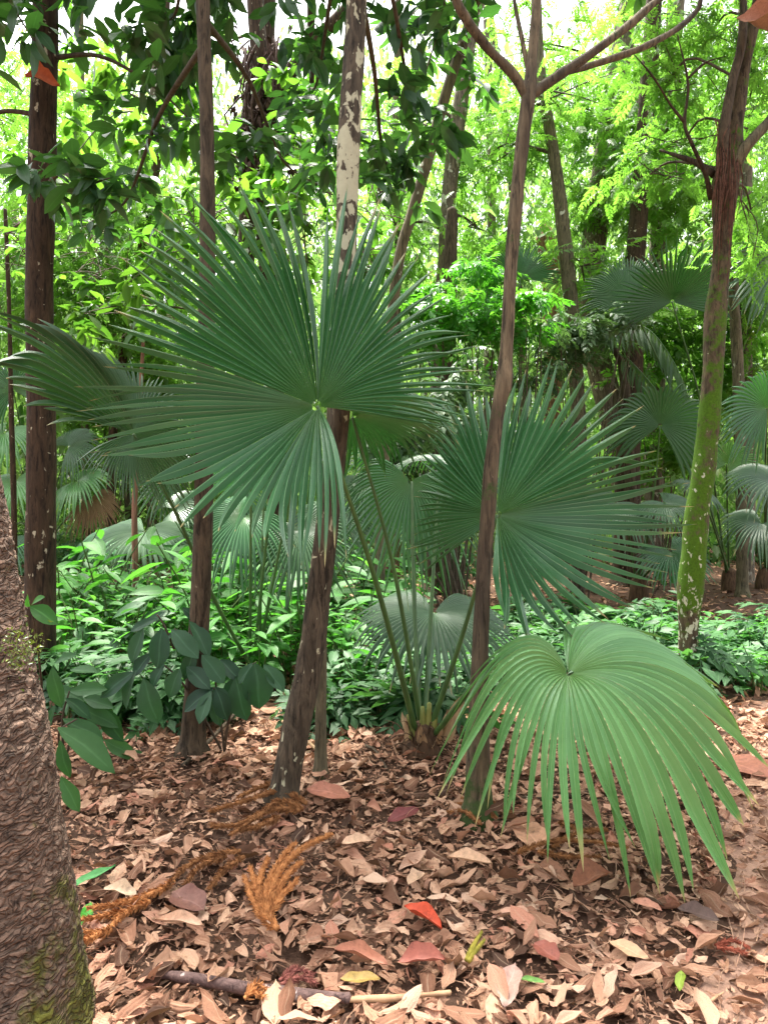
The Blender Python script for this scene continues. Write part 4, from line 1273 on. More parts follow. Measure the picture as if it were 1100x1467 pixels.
# ---- main palm
pb = root_at(605, 1100)
pb[2] = ground_z(pb[0], pb[1])
palm = thing('fan_palm', 'fan palm with huge round pleated blades rising from the centre of the clearing', 'palm', pb)
crown_pt = pb + A(0, 0, 0.10)
g = tube([pb + A(0, 0, -.1), pb + A(.0, 0, .05), pb + A(.005, 0, .16)], [.12, .10, .06], 18, 14, .02, 12, 9)
rr = np.random.default_rng(77)
for k in range(80):
    a = rr.uniform(0, 6.28)
    p0 = pb + A(math.cos(a) * .07, math.sin(a) * .07, rr.uniform(.0, .14))
    p1 = p0 + A(math.cos(a) * rr.uniform(.03, .16), math.sin(a) * rr.uniform(.03, .16), rr.uniform(-.1, .1))
    tube([p0, (p0 + p1) / 2 + A(0, 0, .03), p1], [.004, .003, .001], 4, 5, geo=g, cap=False)
obj('stem_base', g, M['fibre'], palm)
for k, (a, h, w) in enumerate([(3.6, .17, .032), (4.6, .14, .03), (-.4, .20, .03), (-.9, .12, .034), (2.2, .13, .03)]):
    d = A(math.cos(a), math.sin(a), 0)
    g = hero_leaf_geo(pb + d * .05 + A(0, 0, .02), pb + d * (.09 + .02 * k) + A(0, 0, .06 + h), .32, -d + A(0, 0, .3), .35, -.6, .05, .02, 70 + k, .5)
    obj('dead_sheath', g, M['straw'], palm)

H1 = at(455, 582, 3.1)
L1 = [
    (485, 655, 3.06, 496, 790, 2.98), (462, 678, 3.05, 462, 790, 2.96), (440, 688, 3.05, 436, 806, 2.95), (412, 690, 3.04, 408, 782, 2.95), (388, 690, 3.04, 356, 765, 2.92), (362, 685, 3.03, 306, 752, 2.92), (340, 672, 3.03, 268, 738, 2.9),
    (322, 655, 3.03, 226, 695, 2.9), (310, 635, 3.03, 172, 668, 2.9), (300, 610, 3.03, 120, 632, 2.9), (296, 585, 3.03, 112, 596, 2.9), (298, 555, 3.04, 118, 548, 2.92), (303, 525, 3.06, 140, 470, 2.95),
    (312, 495, 3.07, 168, 410, 2.98), (325, 465, 3.08, 182, 350, 3.0), (345, 440, 3.1, 214, 312, 3.03), (370, 420, 3.12, 262, 275, 3.06), (400, 410, 3.13, 318, 258, 3.08), (430, 418, 3.13, 378, 245, 3.1), (449, 440, 3.12, 418, 272, 3.12)]
L1b = [(460, 440, 3.12, 466, 276, 3.16), (480, 430, 3.14, 502, 270, 3.2), (505, 440, 3.16, 548, 290, 3.24), (528, 458, 3.18, 596, 345, 3.27), (546, 482, 3.19, 634, 410, 3.3), (558, 508, 3.2, 662, 462, 3.32), (564, 535, 3.2, 690, 515, 3.34), (562, 560, 3.2, 690, 560, 3.34), (554, 580, 3.19, 664, 596, 3.33), (545, 597, 3.18, 640, 622, 3.32)]
def lean(lst, y_from, dm, dt):
    """the lower part of the blade bows forward and down, so it faces the sky more"""
    return [(a, b, c - dm * min(1, max(0, (e - y_from) / 200)), d_, e, f_ - dt * min(1, max(0, (e - y_from) / 200))) for a, b, c, d_, e, f_ in lst]


L1 = lean(L1, 520, .26, .40)
g = fan(H1, px_rays([ray_list(H1, L1), ray_list(H1, L1b)]), 76, 0.58, 0.60, 0.022, 1, samples=20, droop=.03, wtip=.96, taper=2.3)
bl = obj('leaf_blade', g, M['fan'], palm)
obj('hastula', hastula(H1 + A(.0, -.002, 0), A(0.1, -1, .2), .009), M['petiole_base'], bl)
petiole(palm, crown_pt + A(-.03, 0, 0), H1, A(.03, 0.03, -.02), .017, .008)

H2 = at(712, 738, 3.72)
L2 = [(655, 782, 3.8, 600, 818, 3.9), (648, 765, 3.82, 586, 785, 3.92), (645, 742, 3.84, 592, 748, 3.95), (645, 715, 3.86, 596, 700, 3.98), (650, 685, 3.88, 602, 640, 4.0), (660, 655, 3.9, 620, 588, 4.02), (680, 632, 3.92, 655, 548, 4.02), (708, 620, 3.92, 704, 540, 4.02)]
L2b = [(718, 620, 3.9, 728, 540, 4.0), (738, 618, 3.9, 762, 532, 3.98), (762, 620, 3.88, 800, 518, 3.95), (786, 632, 3.85, 850, 525, 3.9), (805, 648, 3.82, 900, 560, 3.84), (822, 668, 3.78, 930, 605, 3.78), (832, 690, 3.75, 952, 648, 3.7), (834, 714, 3.7, 975, 690, 3.62), (832, 738, 3.66, 990, 728, 3.55), (826, 760, 3.62, 975, 768, 3.5),
       (818, 782, 3.6, 948, 812, 3.45), (804, 802, 3.58, 915, 848, 3.42), (786, 816, 3.56, 872, 878, 3.4), (768, 826, 3.55, 832, 902, 3.4), (750, 830, 3.55, 796, 908, 3.4), (734, 830, 3.56, 762, 908, 3.42), (720, 824, 3.58, 728, 905, 3.45), (708, 810, 3.6, 706, 880, 3.5)]
L2, L2b = lean(L2, 680, .16, .2), lean(L2b, 680, .24, .34)
g = fan(H2, px_rays([ray_list(H2, L2), ray_list(H2, L2b)]), 70, 0.56, 0.60, 0.024, 2, samples=20, droop=.03, wtip=.96, taper=2.3)
bl = obj('leaf_blade', g, M['fan'], palm)
obj('hastula', hastula(H2 + A(0, -.002, 0), A(0, -1, .2), .009), M['petiole_base'], bl)
petiole(palm, crown_pt + A(.03, 0, 0), H2, A(-.02, .02, -.12), .017, .008)

H3 = at(814, 966, 2.92)
L3 = [(752, 912, 2.95, 668, 1000, 2.85), (738, 918, 2.93, 634, 1060, 2.8), (730, 942, 2.88, 618, 1110, 2.76), (735, 975, 2.84, 650, 1150, 2.7), (748, 1004, 2.8, 700, 1190, 2.66), (770, 1030, 2.76, 752, 1208, 2.62), (790, 1050, 2.74, 778, 1215, 2.58), (810, 1058, 2.72, 822, 1235, 2.56),
      (830, 1060, 2.7, 868, 1262, 2.54), (852, 1058, 2.69, 905, 1282, 2.53), (875, 1052, 2.68, 942, 1285, 2.53), (896, 1046, 2.68, 985, 1295, 2.53), (918, 1038, 2.68, 1022, 1268, 2.55), (932, 1022, 2.7, 1056, 1222, 2.58), (946, 1004, 2.73, 1072, 1172, 2.62), (954, 984, 2.77, 1082, 1122, 2.68), (952, 960, 2.82, 1080, 1068, 2.78),
      (934, 935, 2.9, 1056, 1030, 2.9), (906, 912, 3.0, 1012, 985, 3.05), (872, 902, 3.06, 950, 928, 3.15), (842, 902, 3.08, 892, 900, 3.2), (820, 912, 3.06, 842, 892, 3.18), (808, 926, 3.04, 803, 893, 3.12)]
g = fan(H3, px_rays([ray_list(H3, L3[:11])]), 23, 0.52, 0.44, 0.045, 3, samples=22, droop=.02, taper=3.2)
g = fan(H3, px_rays([ray_list(H3, L3[10:])]), 25, 0.74, 0.44, 0.04, 4, samples=22, droop=.02, taper=2.6, geo=g)
bl = obj('leaf_blade', g, M['fan_light'], palm)
bl['label'] = 'low arching paler green blade drooping to the litter'
obj('hastula', hastula(H3 + A(0, -.004, .002), A(0, -.7, .7), .010), M['straw'], bl)
petiole(palm, crown_pt + A(.05, -.03, 0), H3 + A(0, .01, -.01), A(.05, .1, .22), .016, .008)

# blade seen from below behind the largest one
H4 = at(505, 598, 3.6)
bl = obj('leaf_blade', fan(H4, gen_rays(H4, (.92, .25, .0), (.0, .42, 1), .52, 200, .05, .22), 46, .56, .5, .04, 4), M['fan'], palm)
petiole(palm, crown_pt + A(0, .03, 0), H4, A(.04, .05, 0), .014, .007)
# greyish lower blade behind the petioles
H5 = at(622, 878, 4.55)
L5 = gen_rays(H5, (-.05, -.8, -.3), (.05, -.5, .9), .56, 310, .06, .30, back=.9)
obj('leaf_blade', fan(H5, L5, 54, .56, .3, .03, 5), M['fan_grey'], palm)
petiole(palm, crown_pt + A(0, .05, 0), H5, A(.02, .1, .05), .012, .007)
for k, (px, py, y, sg) in enumerate([(590, 690, 4.5, A(-.01, 0, 0)), (628, 690, 4.6, A(.0, 0, 0))]):
    petiole(palm, crown_pt + A(-.01 + .02 * k, .02, 0), at(px, py, y), sg, .015, .008)
# dark drooping blade those petioles carry
H6 = at(588, 690, 4.6)
obj('leaf_blade', fan(H6, gen_rays(H6, (-.15, -.1, -.8), (0, -1, .2), .52, 250, .06, .5), 44, .45, .34, .05, 6), M['fan'], palm)
H7 = at(640, 668, 4.9)
obj('leaf_blade', fan(H7, gen_rays(H7, (.5, .5, .1), (0, -.5, 1), .5, 260, .05, .4), 44, .5, .34, .05, 7), M['fan_grey'], palm)
# bright swollen feet of the petioles
for k, (dx, dz, l) in enumerate([(-.03, .02, .2), (0, .02, .24), (.03, .02, .22), (.055, .02, .2), (.015, .02, .26)]):
    p0 = pb + A(dx, -.02, dz)
    obj('petiole_foot', tube([p0, p0 + A(dx * .8, -.005, l * .5), p0 + A(dx * 1.4, 0, l)], [.026, .02, .012], 9, 8), M['petiole_base'], palm)
g = hero_leaf_geo(pb + A(.07, -.05, .04), pb + A(.24, -.05, .36), .22, (-.6, -1, .3), .4, -.4, -.1, .03, 91, .5)
obj('dead_sheath', g, M['straw'], palm)

# ---- left palm
lb_ = root_at(362, 985)
lp = thing('fan_palm', 'fan palm at left whose long blade reaches out of the left edge', 'palm', lb_)
obj('stem_base', tube([lb_ + A(0, 0, -.1), lb_ + A(0, 0, .08), lb_ + A(0, 0, .2)], [.1, .08, .05], 14, 10, .015, 12, 3), M['fibre'], lp)
HL = at(192, 622, 4.0)
LL = [(130, 606, 3.85, 72, 612, 3.7), (108, 582, 3.75, 18, 560, 3.5), (92, 552, 3.7, -30, 510, 3.4), (88, 528, 3.7, -50, 468, 3.4), (98, 510, 3.72, -45, 432, 3.42), (120, 508, 3.78, 10, 438, 3.55), (146, 526, 3.85, 62, 466, 3.7), (172, 545, 3.95, 126, 492, 3.9), (198, 562, 4.05, 192, 520, 4.1), (222, 574, 4.12, 246, 548, 4.25), (240, 596, 4.15, 296, 596, 4.3),
      (246, 632, 4.15, 308, 680, 4.3), (236, 658, 4.1, 292, 732, 4.2), (216, 670, 4.05, 258, 742, 4.1), (200, 674, 4.0, 226, 730, 4.0), (184, 666, 3.95, 182, 715, 3.9), (166, 652, 3.9, 150, 692, 3.85), (150, 634, 3.88, 104, 660, 3.8)]
bl = obj('leaf_blade', fan(HL, px_rays([ray_list(HL, LL)]), 84, .60, .55, .03, 11), M['fan_grey'], lp)
obj('hastula', hastula(HL, A(0, -1, .3), .010), M['petiole_base'], bl)
lc = lb_ + A(0, 0, .15)
obj('petiole', tube([lc, at(312, 868, 4.75), at(250, 730, 4.3), HL], [.015, .013, .011, .008], 8, 26), M['petiole'], lp)
for k, (px, py, y, ln) in enumerate([(360, 690, 5.3, 0), (392, 680, 5.2, 0), (420, 690, 5.3, 0), (378, 720, 5.6, 0)]):
    H = at(px, py, y)
    petiole(lp, lc + A(-.02 + .02 * k, .01 * k, 0), H, A(0, 0, 0), .013, .008)
H = at(430, 760, 5.9)
obj('leaf_blade', fan(H, gen_rays(H, (.3, -.4, -.7), (0, -1, .5), .55, 280, .06, .4), 46, .5, .34, .05, 13), M['fan_grey'], lp)
H = at(350, 740, 5.8)
obj('leaf_blade', fan(H, gen_rays(H, (-.4, -.3, -.4), (-.1, -.8, .6), .5, 280, .06, .5), 46, .5, .34, .05, 14), M['fan'], lp)

# ---- background palms
def back_palm(label, px, py, leaves, seed, stem=0.12, name='fan_palm', dead=()):
    b = root_at(px, py)
    t = thing(name, label, 'palm', b)
    obj('stem_base', tube([b + A(0, 0, -.1), b + A(0, 0, .2), b + A(0, 0, .2 + stem)], [.14, .12, .09], 12, 10, .02, 9, seed), M['fibre'], t)
    c = b + A(0, 0, .2 + stem * .6)
    rr = np.random.default_rng(seed)
    for k, lf in enumerate(leaves):
        hx, hy, y, R, ax, nm, arc, dr, mt = lf
        H = at(hx, hy, y)
        obj('leaf_blade', fan(H, gen_rays(H, ax, nm, R, arc, .07, dr), 44, .52, .34, .04, seed * 10 + k, samples=11), M[mt], t)
        sg = A(rr.normal(0, .03), rr.normal(0, .03), np.linalg.norm(H - c) * .06)
        petiole(t, c + A(rr.normal(0, .03), rr.normal(0, .03), 0), H, sg, .016, .009, M['petiole'])
    return t


UP = (0, -.3, 1)
back_palm('tall fan palm whose dark blades spread at the upper right', 1045, 848,
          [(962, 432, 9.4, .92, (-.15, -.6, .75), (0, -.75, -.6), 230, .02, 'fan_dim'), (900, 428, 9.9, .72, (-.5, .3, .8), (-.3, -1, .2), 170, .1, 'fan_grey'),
           (1040, 665, 10, .5, (.2, -.3, .8), (0, -1, .5), 280, .3, 'fan_light'),
           (1000, 700, 9.8, .45, (-.7, -.4, .2), (0, -.6, 1), 280, .4, 'fan_grey')], 201)
back_palm('fan palm with grey green blades behind the right tips of the right palm blade', 915, 862,
          [(945, 610, 9.3, .8, (.1, -.3, .9), (-.3, -1, .4), 280, .3, 'fan_grey'), (950, 720, 9, .5, (.5, -.6, -.3), (.1, -.7, .8), 280, .4, 'fan_grey'), (880, 720, 9.2, .65, (-.5, -.5, -.2), (0, -.7, .8), 280, .4, 'fan_grey'),
           (960, 790, 9.2, .55, (.3, -.6, -.5), (0, -.8, .7), 280, .3, 'fan')], 202)
back_palm('fan palm with whitish glossy blades behind the right edge', 1095, 842,
          [(1098, 585, 8.6, .68, (-.5, -.2, .75), (-.2, -1, .3), 290, .25, 'fan'), (1110, 690, 8.8, .7, (-.6, -.3, -.1), (0, -.7, .8), 290, .4, 'fan_grey'), (1115, 380, 9.4, .8, (-.6, 0, .5), (-.2, -1, .3), 280, .3, 'fan_grey'), (1090, 750, 9.2, .6, (-.5, -.5, -.3), (0, -.7, .8), 280, .4, 'fan_grey')], 203)
back_palm('grey green fan palm drooping low behind the left leafy bed', 225, 838,
          [(207, 762, 9.4, .78, (-.1, -.7, -.35), (0, -.75, .75), 300, .35, 'fan_grey'), (170, 770, 10, .65, (-.8, -.1, .0), (-.1, -.5, 1), 220, .45, 'fan'), (250, 730, 10.3, .6, (.6, -.1, .3), (0, -.7, .8), 280, .4, 'fan_grey')], 204)
back_palm('far left fan palm with sunlit whitish blades beyond the dotted dark tree', 62, 812,
          [(8, 620, 12.6, .75, (-.2, -.5, -.4), (0, -.6, .9), 300, .45, 'fan_light'), (22, 690, 12.4, .75, (.1, -.6, -.4), (0, -.7, .8), 300, .45, 'fan_light'), (110, 690, 13, .8, (.6, -.3, .1), (0, -.7, .9), 280, .5, 'fan_light'), (100, 640, 13, .7, (.5, .1, .4), (0, -.8, .8), 260, .4, 'fan_grey'), (130, 715, 13, .6, (.5, -.2, -.4), (0, -.8, .7), 200, .5, 'fan_dry'), (20, 560, 12.6, .7, (-.3, 0, .7), (0, -1, .3), 280, .3, 'fan'), (15, 770, 12.2, .7, (-.3, -.3, -.2), (0, -.7, .8), 280, .4, 'fan')], 205)
back_palm('dim fan palm with hanging blades between the centre palm petioles', 560, 845,
          [(530, 690, 9.5, .7, (.3, -.5, -.4), (0, -.8, .7), 290, .4, 'fan_grey'), (560, 640, 9.8, .7, (-.4, -.2, .6), (0, -1, .4), 290, .35, 'fan'), (480, 740, 9.6, .75, (-.2, -.5, -.5), (0, -.8, .7), 290, .4, 'fan_grey'), (600, 740, 9.9, .6, (.3, -.5, -.4), (0, -.8, .7), 290, .4, 'fan')], 206)
back_palm('small bright fan palm behind the forked tree', 735, 838, [(745, 400, 11, .7, (.1, .1, .9), (.1, -1, .1), 180, .1, 'fan'), (700, 450, 11, .6, (-.6, .1, .4), (0, -1, .3), 220, .2, 'fan')], 207)
back_palm('fan palm half hidden behind the slender tree', 300, 838, [(290, 760, 10.2, .75, (.2, -.5, -.4), (0, -.8, .7), 290, .4, 'fan_grey'), (330, 700, 10.6, .8, (.3, -.2, .5), (0, -1, .5), 290, .4, 'fan'), (250, 680, 10.8, .7, (-.4, -.2, .3), (0, -1, .6), 290, .4, 'fan_grey')], 208)

# feathery palm with drooping fronds beside the stout trunk
def feather(t, pts, L, mat, seed, npair=26, r0=.014):
    rr = np.random.default_rng(seed)
    C = crom(pts, 60)
    obj('frond_stalk', tube(pts, [r0, r0 * .7, r0 * .3], 6, 24), M['petiole'], t)
    g = Geo()
    Tn = unit(np.gradient(C, axis=0))
    tp = grid_leaf(5, .12, .35, .4, .25, cols=3)
    d, nn, p, s = [], [], [], []
    for k in range(npair):
        f = .12 + .86 * k / (npair - 1)
        i_ = int(f * 59)
        side = unit(np.cross(Tn[i_], A(0, 0, 1)))
        for sd in (-1, 1):
            d.append(side * sd * .7 + Tn[i_] * .5 + A(0, 0, -.9 + rr.normal(0, .12)))
            nn.append(side * sd * .6 + A(0, 0, .7) + rr.normal(0, .15, 3))
            p.append(C[i_])
            s.append(L * (.45 + .55 * math.sin(math.pi * min(1, f * .9 + .08))) * rr.uniform(.9, 1.1))
    inst(g, tp, frames(np.array(d), np.array(nn)), np.array(p), rr.random(len(p)), np.array(s))
    obj('frond', g, mat, t)


fpb = root_at(908, 842)
fp = thing('feather_palm', 'feathery palm with arching drooping fronds beside the stout dark trunk', 'palm', fpb)
obj('stem', tube([fpb + A(0, 0, -.1), at(903, 700, 11), at(893, 540, 11), at(880, 500, 11)], [.10, .085, .07, .05], 12, 24, .012, 8, 6), M['bark_brown'], fp)
feather(fp, [at(880, 500, 11), at(880, 472, 10.8), at(925, 470, 10.4), at(965, 520, 10.1), at(992, 585, 10)], .5, M['leaf_greyish'], 1)
feather(fp, [at(880, 500, 11), at(866, 468, 11), at(842, 466, 10.9), at(815, 500, 10.8)], .45, M['leaf_greyish'], 2)
feather(fp, [at(884, 505, 11), at(905, 520, 10.6), at(940, 560, 10.2), at(985, 620, 10), at(1005, 690, 10)], .42, M['leaf_greyish'], 3)
feather(fp, [at(882, 502, 11), at(885, 480, 11.4), at(905, 462, 12), at(950, 470, 12.6)], .45, M['leaf_greyish'], 4)

# ------------------------------------------------------------------ leafy bed: separate low plants
BLF = [grid_leaf(5, .40, .42, .22, .30, seed=k, cols=3, sharp=.8) for k in range(2)] + [grid_leaf(5, .34, .4, .3, .15, seed=5, cols=3, sharp=.8)]


def plant_proto(seed, h, nst, nleaf, L, mat, compound=False, name='leafy_plant'):
    rr = np.random.default_rng(seed)
    stems, lv = Geo(), Geo()
    d, nn, p, r_, s, tt = [], [], [], [], [], []
    for q in range(nst):
        a = rr.uniform(0, 6.28)
        lean = rr.uniform(.05, .55)
        top = A(math.cos(a) * lean * h, math.sin(a) * lean * h, h * rr.uniform(.65, 1.05))
        b0 = A(math.cos(a) * .02, math.sin(a) * .02, -.03)
        pth = [b0, top * A(.35, .35, .55), top]
        tube(pth, [.006, .005, .003], 5, 8, geo=stems, cap=False)
        C = crom(pth, 20)
        for k in range(nleaf):
            f = .3 + .7 * k / max(1, nleaf - 1)
            az = a + k * 2.4 + rr.normal(0, .4)
            el = math.radians(rr.uniform(-25, 35))
            dd = A(math.cos(az) * math.cos(el), math.sin(az) * math.cos(el), math.sin(el))
            pp = C[int(f * 19)]
            d.append(dd); nn.append(A(rr.normal(0, .3), rr.normal(0, .3), 1)); p.append(pp + dd * .015)
            r_.append(np.clip(rr.normal(.5, .28), 0, 1)); s.append(L * rr.uniform(.7, 1.25)); tt.append(int(rr.integers(0, 3)))
    d, nn, p, r_, s, tt = map(np.array, (d, nn, p, r_, s, tt))
    for q in range(3):
        w = tt == q
        if compound:
            inst(lv, WL[q % 2], frames(d[w], nn[w]), p[w], r_[w], s[w] * 1.5)
        else:
            inst(lv, BLF[q], frames(d[w], nn[w]), p[w], r_[w], s[w])
    return stems, lv, mat


def plant_things(protos, spots, labels, group, cat='plant', name='leafy_plant'):
    roots = []
    for (st, lv, mt) in protos:
        roots.append(None)
    for k, (x, y, s, v) in enumerate(spots):
        z = float(ground_z(x, y))
        if roots[v] is None:
            st, lv, mt = protos[v]
            t = thing(name, labels[v], cat, (0, 0, 0), group)
            KIDS[t.name] = [obj('stem', st, M['stem'], t), obj('foliage', lv, mt, t)]
            t.location = (x, y, z)
            t.rotation_euler = (0, 0, float(RNG.uniform(0, 6.28)))
            t.scale = (s, s, s)
            roots[v] = t
        else:
            dup(roots[v], (x, y, z), float(RNG.uniform(0, 6.28)), s)


protos_bed = [plant_proto(300 + k, .34 + .14 * k, 4, 7, .13 + .03 * k, M['leaf_bed']) for k in range(3)] + [plant_proto(310 + k, .38, 4, 5, .15, M['leaf_bed_dull']) for k in range(2)] + [plant_proto(320, .34, 5, 5, .2, M['leaf_bed_dull'], True)]
lab_bed = ['bright green broad leaved plant in the leafy bed below the palms'] * 3 + ['dull green broad leaved plant in the leafy bed below the palms'] * 2 + ['low plant with divided dull green leaves in the leafy bed below the palms']
rng = np.random.default_rng(55)
spots = []


def add_spots(n, px0, px1, y0, y1, vs, s0=.8, s1=1.2, dmin=.16):
    k = 0
    tries = 0
    while k < n and tries < n * 30:
        tries += 1
        y = rng.uniform(y0, y1)
        x = (rng.uniform(px0, px1) - CX) / F * y
        if any((x - q[0]) ** 2 + (y - q[1]) ** 2 < dmin ** 2 for q in spots):
            continue
        spots.append((x, y, rng.uniform(s0, s1), int(rng.choice(vs))))
        k += 1


add_spots(120, 70, 420, 5.6, 9.6, [0, 0, 1, 1, 2, 2, 3], .75, 1.35)
add_spots(52, 360, 590, 5.0, 8.6, [0, 1, 2, 3, 4], .7, 1.3)
add_spots(26, 70, 560, 5.8, 9.0, [1, 2, 2, 3], 1.35, 1.9)
add_spots(34, 80, 330, 4.6, 5.7, [3, 3, 4, 0, 5], .6, 1.15, .13)
add_spots(30, 450, 620, 4.55, 5.6, [3, 4, 4, 5], .6, 1.1, .13)
add_spots(40, 700, 1000, 6.0, 8.0, [4, 5, 5, 3], .45, 1.15)
add_spots(8, 720, 960, 6.2, 8.2, [0, 1, 3], .8, 1.15)
add_spots(26, 1000, 1140, 5.3, 7.4, [0, 5, 4, 5], .7, 1.1)
add_spots(20, 540, 720, 5.3, 7.2, [3, 4, 5], .6, .9)
plant_things(protos_bed, spots, lab_bed, 'plants of the leafy bed')
# far-off continuation of the bed
g = Geo()
n = 5200
y = rng.uniform(9.5, 17, n)
x = rng.uniform(-.6, .6, n) * y
kp = (vnoise(np.stack([x * .45, y * .45, 0 * x], -1), 31) > -.05) & ((x / y < .12) | (y > 14.5) | (x / y > .50)) & ((x / y > -.36) | (y > 13))
x, y = x[kp], y[kp]
pts = np.stack([x, y, ground_z(x, y) + rng.uniform(.05, .55, len(x))], -1)
sprays(pts, rng, .3, WL, g, .1)
tag(obj('undergrowth', g, M['leaf_bed_dull']), 'low green undergrowth between the far trunks', 'undergrowth', kind='stuff')


# ------------------------------------------------------------------ the two plants with big leaves in front
def hand_plant(name, label, base, stems, leaves, mat, seed, cat='plant', width=.5):
    rr = np.random.default_rng(seed)
    t = thing(name, label, cat, base)
    for s in stems:
        obj('stem', tube([at(*q) for q in s], [.007, .006, .004, .003][:max(2, len(s))], 6, 14), M['twig'], t)
    for (bx, by, tx, ty, y, w) in leaves:
        b = at(bx, by, y)
        tp = at(tx, ty, y - rr.uniform(.02, .10))
        g = hero_leaf_geo(b, tp, w, A(rr.normal(0, .25), -.75 + rr.normal(0, .2), .8), .55, .18, rr.uniform(.08, .22), .012, int(rr.integers(1e6)), rr.random(), .1, None, 5, 8, .8)
        obj('leaf', g, mat, t)
    return t


b = root_at(322, 1082)
hand_plant('dark_shrub', 'dark blue green shrub with hanging broad leaflets around the slender tree foot', b,
           [[(322, 1080, 4.1), (330, 1010, 4.0), (345, 965, 3.95), (368, 948, 3.95)], [(322, 1080, 4.1), (312, 1000, 4.0), (300, 950, 3.95), (250, 900, 3.95)], [(318, 1075, 4.1), (270, 990, 4.0), (230, 950, 3.95), (200, 955, 3.95)], [(322, 1060, 4.05), (330, 1010, 3.92), (305, 985, 3.88)], [(250, 930, 4.0), (235, 895, 4.0), (225, 880, 4.0)]],
           [(366, 950, 373, 1016, 3.92, .72), (378, 952, 408, 990, 3.95, .5), (362, 950, 342, 978, 3.95, .5), (338, 972, 350, 1034, 3.9, .6), (306, 986, 262, 1018, 3.86, .55), (302, 990, 284, 1036, 3.84, .5), (310, 986, 326, 1032, 3.86, .55), (258, 958, 240, 1000, 3.9, .6), (268, 955, 300, 985, 3.92, .5),
            (206, 972, 224, 1040, 3.86, .5), (196, 960, 172, 1015, 3.9, .5), (192, 962, 140, 998, 3.9, .42), (218, 935, 188, 968, 3.95, .5), (232, 900, 226, 956, 3.95, .55), (246, 902, 284, 942, 3.95, .5), (206, 900, 186, 950, 3.98, .5), (226, 886, 186, 902, 3.98, .4), (272, 890, 304, 940, 3.98, .5), (290, 938, 322, 978, 3.92, .55),
            (345, 968, 320, 1000, 3.95, .5), (250, 905, 222, 930, 4.0, .5), (280, 930, 262, 975, 3.95, .5), (316, 945, 345, 975, 4, .5), (236, 950, 214, 985, 3.9, .5), (300, 985, 330, 1005, 3.9, .5), (262, 870, 290, 895, 4.05, .45), (238, 876, 210, 892, 4.05, .4), (300, 1000, 318, 1040, 3.95, .45)],
           M['leaf_shrub'], 81, 'shrub')
b = root_at(92, 1092)
hand_plant('broad_leaf_plant', 'grey green long leaved plant growing behind the big scaly trunk', b,
           [[(92, 1092, 4.0), (90, 1030, 3.95), (100, 990, 3.9)], [(92, 1092, 4.0), (85, 1050, 3.8), (110, 1030, 3.75)], [(92, 1092, 4), (110, 1040, 4), (140, 1010, 4)]],
           [(84, 1042, 166, 1094, 3.7, .36), (90, 1030, 150, 1058, 3.8, .36), (100, 990, 152, 985, 3.9, .36), (76, 955, 84, 1016, 3.8, .42), (78, 950, 108, 935, 3.85, .4), (95, 1000, 130, 1025, 3.85, .4), (110, 1010, 170, 1040, 3.95, .34), (88, 1112, 114, 1164, 3.3, .4), (86, 1060, 96, 1118, 3.6, .36), (120, 1000, 160, 1010, 4.0, .4), (140, 1010, 176, 1062, 4.0, .4), (80, 1010, 62, 1050, 3.8, .4),
            (100, 960, 140, 960, 4, .4), (70, 985, 120, 1000, 4, .36), (180, 1085, 205, 1080, 4.1, .45), (150, 1060, 195, 1085, 4.0, .4)],
           M['leaf_bed_dull'], 82)
b = root_at(62, 1000)
hand_plant('leaf_sprig', 'pale green sprig poking out beside the scar of the big trunk', b, [[(62, 1000, 4.6), (55, 930, 3.9), (46, 870, 3.6)]], [(44, 868, 82, 892, 3.55, .5), (44, 868, 34, 852, 3.6, .5), (46, 866, 60, 853, 3.65, .4)], M['leaf_bed'], 83)
b = root_at(930, 862)
hand_plant('seedling', 'small seedling with three round pale leaves left of the mossy tree foot', b, [[(930, 862, 9.5), (942, 842, 9.4), (958, 832, 9.4)], [(942, 845, 9.4), (944, 828, 9.4)]], [(946, 830, 938, 818, 9.4, .9), (958, 834, 972, 828, 9.4, .9), (945, 832, 955, 838, 9.4, .8)], M['leaf_bed'], 84)

# ------------------------------------------------------------------ fallen conifer twigs, sticks
def conifer_twig(label, strands, mat, seed, r=.0065, needle=.02, lift=.03):
    lift = lift + .022
    """strands: lists of ground pixels; rope-like shoots covered with short needles"""
    rr = np.random.default_rng(seed)
    P0 = root_at(*strands[0][0][:2])
    t = thing('conifer_twig', label, 'twig', P0)
    for s in strands:
        pts = []
        for q in s:
            p = at(q[0], q[1], gy(q[1]))
            p[2] = ground_z(p[0], p[1]) + lift + (q[2] * .5 if len(q) > 2 else 0)
            pts.append(p)
        C = crom(pts, 60)
        L = np.sum(np.linalg.norm(np.diff(C, axis=0), axis=1))
        g = tube(pts, [r * .95, r * .9, r * .5], 7, 30)
        n = int(L * 1900)
        f = rr.random(n)
        i_ = (f * 58).astype(int)
        Tn = unit(np.gradient(C, axis=0))[i_]
        pos = C[i_] + (C[i_ + 1] - C[i_]) * (f * 58 - i_)[:, None]
        rd = unit(np.cross(Tn, rr.normal(size=(n, 3))))
        inst(g, rhomb(.17, .02), frames(rd * .75 + Tn * .85, rr.normal(size=(n, 3))), pos, rr.random(n), needle * 1.3 * rr.uniform(.7, 1.2, n) * (1 - .4 * f))
        obj('shoot', g, mat, t)


